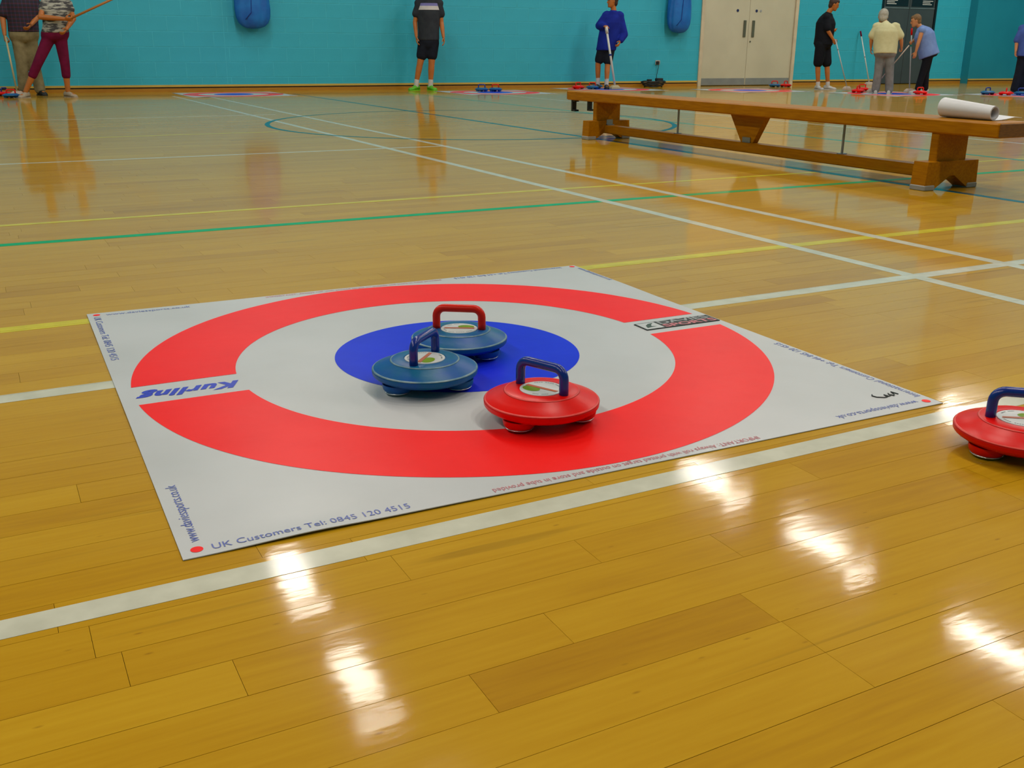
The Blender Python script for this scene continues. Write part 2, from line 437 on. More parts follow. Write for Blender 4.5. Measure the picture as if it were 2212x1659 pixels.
for d, a, b, y0, y1, tone in cands:
    tilt = random.uniform(-1, 1) * 0.00012
    cxm, cym = (a+b)/2, (y0+y1)/2
    hx, hy = (b-a)/2 - GAP, (y1-y0)/2 - (0.0006 if round((y0 - POFF)/PW) % 2 == 0 else 0.00012)
    top = [(-hx,-hy,-tilt), (hx,-hy,-tilt), (hx,hy,tilt), (-hx,hy,tilt)]
    vs_ = [(p[0], p[1], -0.0118) for p in top] + top
    if d < 1e3 and n_ind < 300:
        n_ind += 1
        o = MB().add(vs_, BOXF).build('plank', M['plank'], floor)
        o.location = (cxm, cym, 0)
        tone_mesh(o.data, [tone] * 8)
    else:
        rest.add([(p[0]+cxm, p[1]+cym, p[2]) for p in vs_], BOXF); rest_t += [tone] * 8
o = rest.build('distant_planks', M['plank'], floor); tone_mesh(o.data, rest_t); tag(o, kind='stuff')

ZL = 0.0005
seams = [POFF + k * PW for k in range(-118, 230)]
def xline(y, x0, x1, wd, m, nm='court_line'):
    mb = MB(); a, b = y - wd/2, y + wd/2
    cuts = [a] + [s for s in seams if a < s < b] + [b]
    for i in range(len(cuts) - 1):
        p = cuts[i] + (0.0006 if i > 0 else 0); q = cuts[i+1] - (0.0006 if i < len(cuts) - 2 else 0)
        mb.box((x0, p, 0.0001), (x1, q, ZL))
    return mb.build(nm, M[m], floor)
def yline(x, y0, y1, wd, m, z=ZL + 0.0001):
    mb = MB()
    cuts = [y0] + [s for s in seams if y0 < s < y1] + [y1]
    for i in range(len(cuts) - 1):
        mb.box((x - wd/2, cuts[i] + .0005, 0.0001), (x + wd/2, cuts[i+1] - .0005, z))
    return mb.build('court_line', M[m], floor)
xline(1.303, -6, 9.5, 0.050, 'line_white'); xline(2.291, -6, 9.5, 0.056, 'line_white')
xline(2.895, -6, 12, 0.056, 'line_yellow'); xline(4.215, -6, 16, 0.056, 'line_green')
xline(4.693, -6, 10, 0.040, 'line_yellow'); xline(7.21, -6, 3.22, 0.045, 'line_white')
xline(9.06, -5, 2.4, 0.045, 'line_yellow'); xline(11.4, -5, 3.0, 0.045, 'line_white')
yline(2.73, 0.2, 16.2, 0.052, 'line_white'); yline(3.19, 0.2, 16.0, 0.052, 'line_white')
yline(4.62, 0.6, 16.4, 0.055, 'line_teal'); yline(6.42, 1.0, 16.0, 0.05, 'line_mint'); yline(7.6, 1.0, 15.5, 0.05, 'line_white', ZL + .0002)
mb = MB(); N = 120; C0, R0, W0 = (4.50, 9.45), 2.03, 0.048
for k in range(N):
    a0, a1 = 2*math.pi*k/N, 2*math.pi*(k+1)/N
    mb.add([(C0[0] + r*math.cos(a), C0[1] + r*math.sin(a), ZL + .0003) for a, r in ((a0, R0-W0/2), (a0, R0+W0/2), (a1, R0+W0/2), (a1, R0-W0/2))], [(0, 1, 2, 3)])
mb.build('centre_circle', M['line_teal'], floor)

# ------------------------------------------------------------------ back wall in its own frame: x along the wall, -y into the room
K = 1.2
WA = -0.06636; WD = 17.904
WE = Vector((math.cos(WA), math.sin(WA), 0)); WN = Vector((-math.sin(WA), math.cos(WA), 0))
def wpt(s, off, z): return WE * s + WN * (WD - off) + Vector((0, 0, z))
CEIL = 8.2
def on_wall(o):
    o.location = WN * WD; o.rotation_euler = (0, 0, WA); return o
D1 = (12.03, 14.42, 3.45)       # cream double door: s0, s1, height
D2 = (16.66, 18.24, 2.55)       # charcoal double door
wb = MB()
def wall_box(s0, s1, z0, z1, y0=0.0): wb.box((s0, y0, z0), (s1, 0.3, z1))
wall_box(-11, D1[0], 0, CEIL); wall_box(D1[1], D2[0], 0, CEIL); wall_box(D2[1], 24, 0, CEIL)
wall_box(D1[0], D1[1], D1[2], CEIL); wall_box(D2[0], D2[1], D2[2], CEIL)
wall_back = on_wall(wb.build('wall_back', M['mortar'])); tag(wall_back, kind='structure')
CH, BL, J = 0.2376, 0.475, 0.013
blocks = []
for k in range(-1, 33):
    z0 = max(0.0, 0.223 + CH * (k - 0) - CH + J/2) if k >= 0 else None
    if k < 0: continue
    z0 = 0.223 + CH * (k - 1) + J/2; z1 = z0 + CH - J
    z0 = max(z0, 0.0)
    s = -11 + (0.2375 if k % 2 else 0)
    while s < 19.25:
        a, b = s + J/2, s + BL - J/2
        s += BL
        segs = [(a, min(b, 19.24))]
        for d0, d1, dh in (D1, D2):
            if z0 < dh:
                ns = []
                for p, q in segs:
                    if q <= d0 or p >= d1: ns.append((p, q))
                    else:
                        if p < d0: ns.append((p, d0))
                        if q > d1: ns.append((d1, q))
                segs = ns
        if a < 2.71 < b: segs = [(a, 2.704), (2.716, b)]
        for p, q in segs:
            if q - p > 0.03: blocks.append((p, q, z0, min(z1, CEIL - .01)))
wrest = MB(); nb = 0
blocks.sort(key=lambda t: (t[2], t[0]))
for p, q, z0, z1 in blocks:
    vis = any(in_frame(wpt(s, 0, z), 0) for s in (p, q) for z in (max(z0, 0.1), z1)) and z1 > 0.1
    if vis and nb < 300:
        nb += 1
        o = MB().box((-(q-p)/2, -0.0028, -(z1-z0)/2), ((q-p)/2, 0.002, (z1-z0)/2)).build('block', M['wall'], wall_back)
        o.location = ((p+q)/2, 0, (z0+z1)/2)
    else:
        wrest.box((p, -0.0028, z0), (q, 0.002, z1))
tag(wrest.build('distant_blocks', M['wall'], wall_back), kind='stuff')
# projecting bay at the right, its shade painted into the wall colour
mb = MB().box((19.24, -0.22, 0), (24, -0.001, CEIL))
bay = on_wall(mb.build('wall_bay', M['wall_shaded'])); tag(bay, kind='structure')
# skirting
def skirt(nm, segs, y=0.0, wallroot=True):
    base = MB(); 
    for a, b in segs: base.box((a, y - 0.022, 0.0), (b, y - 0.0035, 0.054))
    o = base.build(nm, M['skirt']); on_wall(o); tag(o, kind='structure')
    g = MB()
    for a, b in segs: g.box((a, y - 0.010, 0.0545), (b, y - 0.004, 0.0745))
    g.build('shadow_gap', M['gap'], o)
    t = MB()
    for a, b in segs: t.box((a, y - 0.024, 0.075), (b, y - 0.0035, 0.108))
    t.build('top_bead', M['bead'], o)
skirt('baseboard_back', [(-10.5, D1[0] - 0.01), (D1[1] + 0.01, D2[0] - 0.01), (D2[1] + 0.01, 19.235)])
skirt('baseboard_bay', [(19.245, 23)], -0.2195)
# other walls and ceiling
tag(MB().box((-10.2, -9.2, 0), (-10.0, 18.8, CEIL)).build('wall_left', M['wall']), kind='structure')
tag(MB().box((22, -9.2, 0), (22.2, 18, CEIL)).build('wall_right', M['wall']), kind='structure')
tag(MB().box((-10, -9.2, 0), (22, -9.0, CEIL)).build('wall_front', M['wall']), kind='structure')
tag(MB().box((-10.2, -9.2, CEIL), (22.2, 19, CEIL + 0.1)).build('ceiling', M['ceiling']), kind='structure')

# ------------------------------------------------------------------ lamps
def make_lamp():
    r = empty('ceiling_luminaire', (0, 0, 0))
    MB().bbox((-0.34, -0.95, 0.0), (0.34, 0.95, 0.14), 0.01).build('housing', M['lamp_box'], r)
    for sx in (-0.2, 0.2):
        MB().tube([(sx, 0.7, 0.13), (sx, 0.7, 0.85)], 0.006, 6).add([], []).build('suspension_rod', M['steel'], r)
    for k in range(3):
        MB().tube([(-0.19 + 0.19*k, -0.85, -0.03), (-0.19 + 0.19*k, 0.85, -0.03)], 0.018, 8).build('tube', M['sticker'], r)
    ld = bpy.data.lights.new('lamp_light', 'AREA'); ld.shape = 'RECTANGLE'; ld.size = 0.42; ld.size_y = 1.30
    ld.energy = LAMP_W; ld.color = LAMP_COL
    lo = bpy.data.objects.new('lamp_light', ld); COL.objects.link(lo); lo.parent = r; lo.location = (0, 0, -0.06)
    for sg in (1, -1):  # end emitters added to throw more light on the walls
        l2 = bpy.data.lights.new('side_light', 'AREA'); l2.shape = 'RECTANGLE'; l2.size = 0.6; l2.size_y = 0.10
        l2.energy = LAMP_W * 0.16; l2.color = LAMP_COL
        o2 = bpy.data.objects.new('side_light', l2); COL.objects.link(o2); o2.parent = r
        o2.location = (0, 0.97 * sg, 0.06); o2.rotation_euler = (math.pi/2 * sg, 0, 0)
    return r
lamp0 = make_lamp()
row_nm = {-4.6: 'left', 3.45: 'middle', 11.6: 'right'}
first = True
for xx in (-4.6, 3.45, 11.6, 19.0):
    for i, yy in enumerate((14.0, 11.0, 7.6, 4.2, 0.8, -2.6)):
        o = lamp0 if first else copy_tree(lamp0)
        first = False
        o.location = (xx, yy, 7.2)
        if xx > 15:
            for c in o.children:
                if c.type == 'LIGHT':
                    c.data = c.data.copy(); c.data.energy *= 1.1      # extra energy added to brighten the right-hand part of the wall
        tag(o, 'white fluorescent luminaire hanging below the hall ceiling', 'lamp', 'fluorescent luminaires under the hall ceiling')

# ------------------------------------------------------------------ doors
def cream_door():
    s0, s1, hgt = D1
    root = empty('door_1'); on_wall(root); tag(root, kind='structure')
    fw = 0.075
    fr = MB()
    fr.box((s0, -0.03, 0), (s0 + fw, 0.08, hgt)); fr.box((s1 - fw, -0.03, 0), (s1, 0.08, hgt)); fr.box((s0 + fw, -0.03, hgt - fw), (s1 - fw, 0.08, hgt))
    fr.build('door_frame', M['door_f'], root)
    mid = (s0 + s1)/2 - 0.02
    for a, b, sd in ((s0 + fw + .003, mid - .003, -1), (mid + .003, s1 - fw - .003, 1)):
        lf = MB().bbox((a, 0.0, 0.012), (b, 0.05, hgt - fw - .004), 0.003).build('door_leaf', M['door_w'], root)
        MB().box((a + .01, -0.004, 0.02), (b - .01, 0.0, 0.150)).build('kick_plate', M['plate'], lf)
        hx = mid + (-0.135 if sd < 0 else 0.078)
        MB().bbox((hx, -0.018, 0.955), (hx + 0.062, 0.0, 1.278), 0.004).build('pull_handle', M['hnd'], lf)
        dx = mid + (-0.30 if sd < 0 else 0.165)
        mb = MB(); mb.rings([[(dx + 0.028*math.cos(t*math.pi/8), y, 1.462 + 0.028*math.sin(t*math.pi/8)) for t in range(16)] for y in (0.0, -0.006)])
        mb.build('round_notice', M['navy'], lf)
        if sd > 0:
            mb = MB(); mb.rings([[(dx + 0.105 + 0.022*math.cos(t*math.pi/8), y, 1.462 + 0.022*math.sin(t*math.pi/8)) for t in range(16)] for y in (0.0, -0.006)])
            mb.build('round_notice', M['ink_grey'], lf)
            mb = MB(); mb.rings([[(mid + .06 + 0.016*math.cos(t*math.pi/8), y, 0.868 + 0.016*math.sin(t*math.pi/8)) for t in range(16)] for y in (0.0, -0.01)])
            mb.build('lock_cylinder', M['hnd'], lf)
    MB().box((s0 + fw, 0.056, 0), (s1 - fw, 0.075, hgt - fw)).build('door_backing', M['gap'], root)
cream_door()
def dark_door():
    s0, s1, hgt = D2
    root = empty('door_2'); on_wall(root); tag(root, kind='structure')
    fw = 0.05
    fr = MB(); fr.box((s0, -0.02, 0), (s0 + fw, 0.08, hgt)); fr.box((s1 - fw, -0.02, 0), (s1, 0.08, hgt)); fr.box((s0 + fw, -0.02, hgt - fw), (s1 - fw, 0.08, hgt))
    fr.build('door_frame', M['door_dk'], root)
    mid = (s0 + s1)/2
    for a, b in ((s0 + fw + .003, mid - .004), (mid + .004, s1 - fw - .003)):
        lf = MB().bbox((a, 0.0, 0.012), (b, 0.05, hgt - fw - .004), 0.003).build('door_leaf', M['door_d'], root)
        MB().box((a + .05, -0.006, 1.63), (b - .05, 0.0, 2.4)).build('glazed_panel', M['door_dk'], lf)
        MB().box((a + .01, -0.008, 1.585), (b - .01, 0.0, 1.605)).build('rail', M['steel'], lf)
        sx = a + .07 if a < mid - .1 else b - .38
        nt_ = MB()
        for k, (zz, wd) in enumerate(((1.74, .30), (1.705, .22), (1.67, .27))):
            nt_.box((sx, -0.009, zz), (sx + wd, -0.0062, zz + 0.016))
        nt_.build('white_notice', M['pole_white'], lf)
    MB().box((s0 + fw, 0.056, 0), (s1 - fw, 0.075, hgt - fw)).build('door_backing', M['gap'], root)
dark_door()

# ------------------------------------------------------------------ target mat
def wave(x, y):
    e = 0.0009 * (math.sin(x*7.1 + y*2.3) + math.sin(y*8.3 - x*3.1)) 
    return max(0.0, e) + 0.003 * math.exp(-((x + 0.60)/0.09)**2) * math.exp(-((y + MATH)/0.03)**2)
TM = 0.0022
def text_mb(body, size, dirang, pos, mirror=False, shear=0.0, offset=0.0, stretch=1.0, z=0.0006, align='LEFT', spacing=1.0):
    cu = bpy.data.curves.new('txt', 'FONT'); cu.body = body; cu.size = size; cu.shear = shear; cu.offset = offset
    cu.align_x = align; cu.space_character = spacing; cu.resolution_u = 3
    ob = bpy.data.objects.new('txt', cu); COL.objects.link(ob)
    dg = bpy.context.evaluated_depsgraph_get()
    me = bpy.data.meshes.new_from_object(ob.evaluated_get(dg))
    mb = MB(); ca, sa = math.cos(dirang), math.sin(dirang); vs_ = []
    for v in me.vertices:
        x, y = v.co.x * stretch, v.co.y
        X = pos[0] + x*ca - y*sa; Y = pos[1] + x*sa + y*ca
        vs_.append((X, Y, TM + wave(X, Y) + z))
    mb.add(vs_, [tuple(p.vertices) for p in me.polygons])
    bpy.data.objects.remove(ob); bpy.data.curves.remove(cu); bpy.data.meshes.remove(me)
    return mb
def text_fit(body, size, dirang, pos, length, **kw):
    mb = text_mb(body, size, 0, (0, 0), **{k: v for k, v in kw.items() if k in ('shear', 'offset', 'spacing')})
    xs = [v[0] for v in mb.v]; w0 = max(xs) - min(xs)
    return text_mb(body, size, dirang, pos, stretch=length / w0, **kw)

def make_mat():
    root = empty('target_mat')
    n = 64; mb = MB(); vs_ = []; fs = []
    for j in range(n + 1):
        for i in range(n + 1):
            x = -MATH + 2*MATH*i/n; y = -MATH + 2*MATH*j/n
            vs_.append((x, y, TM + wave(x, y)))
    for j in range(n):
        for i in range(n):
            k = j*(n+1) + i; fs.append((k, k+1, k+n+2, k+n+1))
    top = len(vs_)
    vs_ += [(x, y, z - 0.0015) for x, y, z in vs_[:top]]
    fs += [tuple(i + top for i in reversed(f)) for f in fs[:n*n]]
    def rim(a, b): fs.append((a, a + top, b + top, b))
    for i in range(n):
        rim(i + 1, i); rim(n*(n+1) + i, n*(n+1) + i + 1); rim(i*(n+1), (i+1)*(n+1)); rim((i+1)*(n+1) + n, i*(n+1) + n)
    mb.add(vs_, fs).build('sheet', M['vinyl'], root, 40)
    RO, RI, RB, G = 0.762, 0.533, 0.301, 0.0636
    for sg in (1, -1):
        mb = MB(); nr, na = 10, 96; v2 = []; f2 = []
        for a in range(nr + 1):
            r = RI + (RO - RI)*a/nr; t0 = math.asin(G / r)
            for k in range(na + 1):
                t = t0 + (math.pi - 2*t0)*k/na
                x, y = r*math.cos(t), sg*r*math.sin(t)
                v2.append((x, y, TM + wave(x, y) + 0.0004))
        for a in range(nr):
            for k in range(na):
                q = a*(na+1) + k
                f2.append((q, q+na+1, q+na+2, q+1) if sg > 0 else (q, q+1, q+na+2, q+na+1))
        mb.add(v2, f2).build('red_half_ring', M['v_red'], root, True)
    mb = MB(); v2 = [(0, 0, TM + wave(0, 0) + 0.0004)]; f2 = []; na = 96
    for a in range(1, 9):
        for k in range(na):
            t = 2*math.pi*k/na; x, y = RB*a/8*math.cos(t), RB*a/8*math.sin(t); v2.append((x, y, TM + wave(x, y) + 0.0004))
    for k in range(na): f2.append((0, 1 + k, 1 + (k+1) % na))
    for a in range(7):
        for k in range(na): f2.append((1 + a*na + k, 1 + (a+1)*na + k, 1 + (a+1)*na + (k+1) % na, 1 + a*na + (k+1) % na))
    mb.add(v2, f2).build('blue_centre_disc', M['v_blue'], root, True)
    E = 0.766
    for x, y in ((-E, -E), (-E, E), (E + .006, E + .006), (E, -E)):
        mb = MB(); na = 20
        mb.add([(x + 0.0095*math.cos(2*math.pi*k/na), y + 0.0095*math.sin(2*math.pi*k/na), TM + wave(x, y) + 0.0005) for k in range(na)], [tuple(range(na))]).build('corner_dot', M['v_red'], root)
    H = math.pi/2
    UK = 'UK Customers Tel: 0845 120 4515'; WW = 'www.daviessports.co.uk'; IN = 'International Customers Tel: +44 845 120 4515'
    S = 0.026
    text_fit(UK, S, 0, (-0.745, -0.776), 0.318).build('lettering', M['ink_blue'], root)
    text_fit(WW, S, H, (-0.757, -0.740), 0.230).build('lettering', M['ink_blue'], root)
    text_fit(UK, S, -H, (-0.776, 0.742), 0.44).build('lettering', M['ink_blue'], root)
    text_fit(WW, S, 0, (-0.742, 0.752), 0.228).build('lettering', M['ink_blue'], root)
    text_fit(IN, S, H, (0.782, -0.738), 0.46).build('lettering', M['ink_blue'], root)
    text_fit(WW, S, 2*H, (0.746, -0.752), 0.228).build('lettering', M['ink_blue'], root)
    text_fit(WW, S, -H, (0.774, 0.742), 0.21).build('lettering', M['ink_blue'], root)
    text_fit(IN, S, 2*H, (0.73, 0.782), 0.40).build('lettering', M['ink_blue'], root)
    IM = 'IMPORTANT: Always roll with printed target on outside and store in tube provided'
    text_fit(IM, 0.021, 2*H, (0.299, -0.768), 0.573).build('lettering', M['ink_red'], root)
    text_fit(IM, 0.021, 0, (-0.29, 0.768), 0.57).build('lettering', M['ink_red'], root)
    lg = text_fit('Kurling', 0.062, 2*H, (-0.535, 0.012), 0.225, shear=0.45, offset=0.0030, spacing=1.12).build('kurling_logo', M['ink_logo'], root)
    mb = MB()
    for a, b in ((-0.610, -0.580), (-0.572, -0.540)):
        mb.box((a, -0.0355, TM + .0006), (b, -0.0325, TM + .0010))
    mb.build('tagline', M['ink_green'], lg)
    # sponsor panel in the right-hand gap
    z = TM + 0.0022
    pb = MB().box((0.540, -0.032, TM), (0.795 - .012, 0.032, z)).build('logo_panel', M['ink_black'], root)
    MB().box((0.544, -0.028, TM), (0.600, 0.028, z + .0003)).build('emblem_field', M['vinyl'], pb)
    mb = MB()
    pts = [(0.552, -0.018), (0.560, 0.004), (0.575, 0.017), (0.594, 0.021), (0.580, 0.008), (0.572, -0.006), (0.588, -0.010), (0.566, -0.014)]
    mb.add([(x, y, z + .0006) for x, y in pts], [(0, 1, 2, 5), (2, 3, 4, 5), (0, 5, 6, 7)]).build('emblem', M['ink_green'], pb)
    text_fit('DAVIES', 0.038, 0, (0.605, 0.002), 0.165, z=0.0028, offset=0.001).build('panel_word', M['ink_grey'], pb)
    text_fit('SPORTS', 0.036, 0, (0.605, -0.029), 0.172, z=0.0028, offset=0.001).build('panel_word', M['ink_red'], pb)
    # marker-pen initials near the right-hand corner
    mb = MB(); pth = [(0.745,-0.708),(0.741,-0.690),(0.735,-0.706),(0.728,-0.712),(0.724,-0.700),(0.728,-0.694),(0.722,-0.708),(0.714,-0.710),(0.712,-0.698),(0.708,-0.712),(0.700,-0.712),(0.686,-0.703),(0.683,-0.692),(0.689,-0.686)]
    mb.tube([(x, y, TM + .0012) for x, y in pth], 0.0013, 5).build('pen_mark', M['ink_black'], root)
    return root
mat0 = make_mat()
mat0.location = (MATC[0], MATC[1], 0); mat0.rotation_euler = (0, 0, MATR)
tag(mat0, 'large square white vinyl target mat with red ring and blue centre in the foreground', 'target mat', 'kurling target mats on the floor')
FM = [((3.079, 13.708), 0.02, 'target mat by the far wall left of the man in green shoes'),
      ((6.592, 13.1), -0.02, 'target mat with two blue stones on it in front of the man in green shoes'),
      ((8.78, 13.55), 0.03, 'target mat the boy in the blue jacket stands on'),
      ((10.642, 12.45), -0.05, 'target mat on the floor in front of the cream double doors'),
      ((11.85, 10.75), 0.0, 'target mat under the feet of the person in grey trousers and the woman in lilac'),
      ((13.40, 9.68), 0.02, 'target mat at the right edge beside the person in navy trousers')]
for (x, y), rz, lb in FM:
    o = copy_tree(mat0); o.location = (x*K, y*K, 0); o.rotation_euler = (0, 0, rz)
    tag(o, lb, 'target mat', 'kurling target mats on the floor')

# ------------------------------------------------------------------ stones
def make_stone(body, handle, scuff):
    r = empty('kurling_stone')
    prof = [(0.001, 0.0625), (0.047, 0.0625), (0.0475, 0.0635), (0.0745, 0.0620), (0.0785, 0.0598), (0.096, 0.0525), (0.1125, 0.0455), (0.1165, 0.0430), (0.1178, 0.0400),
            (0.1172, 0.0330), (0.1150, 0.0300), (0.1110, 0.0275), (0.1060, 0.0240), (0.0980, 0.0205), (0.001, 0.0200)]
    b = MB().lathe(prof, 72).build('body', M[body], r, 28)
    MB().lathe([(0.0735, 0.0620), (0.0740, 0.0628), (0.0765, 0.0617), (0.0775, 0.0606), (0.0765, 0.0600)], 72).build('worn_edge', M[scuff], b, True)
    MB().lathe([(0.1130, 0.0440), (0.1140, 0.0450), (0.1168, 0.0432), (0.1178, 0.0420), (0.1150, 0.0415)], 72).build('worn_rim', M[scuff], b, True)
    for k in range(3):
        a = math.radians(95 + 120*k); x, y = 0.078*math.cos(a), 0.078*math.sin(a)
        p = MB().lathe([(0.001, 0.0225), (0.033, 0.0225), (0.0335, 0.018), (0.032, 0.011), (0.029, 0.007), (0.025, 0.0050), (0.001, 0.0045)], 28, (x, y, 0)).build('castor_pod', M[body], r, 40)
        MB().lathe([(0.0265, 0.0055), (0.0290, 0.0066), (0.0290, 0.0042), (0.0265, 0.0030), (0.010, 0.0)], 28, (x, y, 0)).build('glide_ring', M['chrome'], p, True)
    s = MB().lathe([(0.001, 0.0640), (0.0445, 0.0640), (0.0450, 0.0628), (0.001, 0.0626)], 48).build('sticker', M['sticker'], r)
    mb = MB(); mb.lathe([(0.001, 0.0644), (1.0, 0.0644)], 24)
    mb.v = [(0.015 + 0.020*x if abs(x) > .01 or abs(y) > .01 else 0.015, 0.015 + 0.014*y, 0.0644) for x, y, z in mb.v]
    mb.build('green_swirl', M['st_green'], s)
    MB().prism([(-0.037, -0.007, 0.0644), (0.037, -0.002, 0.0644), (0.037, 0.0075, 0.0644), (-0.035, 0.001, 0.0644)], (0, 0, 0.0004)).build('orange_bar', M['st_orange'], s)
    mb = MB()
    for t0, t1 in ((200, 228), (236, 262), (268, 300), (306, 335), (100, 120), (128, 150)):
        for k in range(4):
            a0 = math.radians(t0 + (t1-t0)*k/4); a1 = math.radians(t0 + (t1-t0)*(k+0.7)/4)
            mb.add([(rr*math.cos(a), rr*math.sin(a), 0.0643) for a, rr in ((a0, .036), (a0, .0395), (a1, .0395), (a1, .036))], [(0, 1, 2, 3)])
    mb.build('rim_print', M['ink_grey'], s)
    # handle: posts and grip bent from one bar
    rr, hw, top, cr = 0.0096, 0.056, 0.114, 0.021
    path = [(-hw, 0, 0.058), (-hw, 0, 0.077), (-hw, 0, top - cr)]
    for k in range(1, 7):
        t = math.pi/2*k/6; path.append((-hw + cr - cr*math.cos(t), 0, top - cr + cr*math.sin(t)))
    path += [(0, 0, top)]
    for k in range(0, 7):
        t = math.pi/2*k/6; path.append((hw - cr + cr*math.sin(t), 0, top - cr + cr*math.cos(t)))
    path += [(hw, 0, 0.077), (hw, 0, 0.058)]
    MB().tube(path, rr, 16).build('handle', M[handle], r, True)
    return r
KIND = {'bb': make_stone('st_blue', 'h_blue', 'scuff'), 'br': make_stone('st_blue', 'h_red', 'scuff'), 'rb': make_stone('st_red', 'h_blue', 'scuff_red'), 'rr': make_stone('st_red', 'h_red', 'scuff_red')}
used = set()
ZM = 0.0042
def stone(kind, x, y, rz, z, label, group='kurling stones'):
    o = KIND[kind] if kind not in used else copy_tree(KIND[kind])
    used.add(kind)
    o.location = (x, y, z); o.rotation_euler = (0, 0, math.radians(rz))
    tag(o, label, 'kurling stone', group)
stone('bb', 0.814, 1.963, 222, ZM, 'blue stone with blue handle on the near side of the blue disc')
stone('br', 0.985, 2.152, -34, ZM, 'blue stone with red handle on the blue disc, farthest of the three')
stone('rb', 0.943, 1.663, 112, ZM, 'red stone with blue handle on the mat where the red ring begins')
stone('rb', 1.673, 1.114, -40, 0.0006, 'red stone with blue handle on the bare floor at the right edge')
def fs(kind, x, y, rz, z, label): stone(kind, x*K, y*K, rz, z, label, 'distant kurling stones')
fs('bb', 0.29, 14.46, 20, .001, 'blue stone at the far left edge of the hall')
fs('rb', 0.40, 14.20, 50, .001, 'red stone beside the broom of the man in khaki trousers')
fs('br', 0.455, 13.64, -10, .001, 'blue stone with red handle in front of the sandalled woman')
fs('bb', 6.54, 13.42, -30, ZM, 'blue stone with dark handle, left of the pair on the middle far mat')
fs('br', 6.73, 13.36, -26, ZM, 'blue stone with red handle, right of the pair on the middle far mat')
fs('rr', 8.36, 13.76, 10, ZM, 'red stone left of the boy in the blue jacket')
fs('br', 8.53, 13.62, -20, ZM, 'blue stone with red handle beside the boy in the blue jacket')
fs('bb', 8.83, 13.97, 40, ZM, 'blue stone with blue handle at the feet of the boy in the blue jacket')
fs('br', 12.02, 13.45, -35, .001, 'blue stone with red handle in front of the cream double doors')
fs('rr', 12.22, 13.40, 15, .001, 'red stone in front of the cream double doors')
fs('rr', 12.24, 11.72, -30, .001, 'red stone on bare floor right of the man in black')
fs('rr', 11.62, 11.20, 20, ZM, 'red stone at the left foot of the person in grey trousers')
fs('rr', 12.02, 10.42, -15, ZM, 'red stone near the feet of the woman in lilac')
fs('bb', 12.96, 10.04, 0, ZM, 'blue stone left of the red one on the right-hand far mat')
fs('rr', 13.04, 9.80, 35, ZM, 'red stone between blue ones on the right-hand far mat')
fs('bb', 13.28, 9.74, -25, ZM, 'blue stone nearest the person in navy trousers on the right-hand far mat')

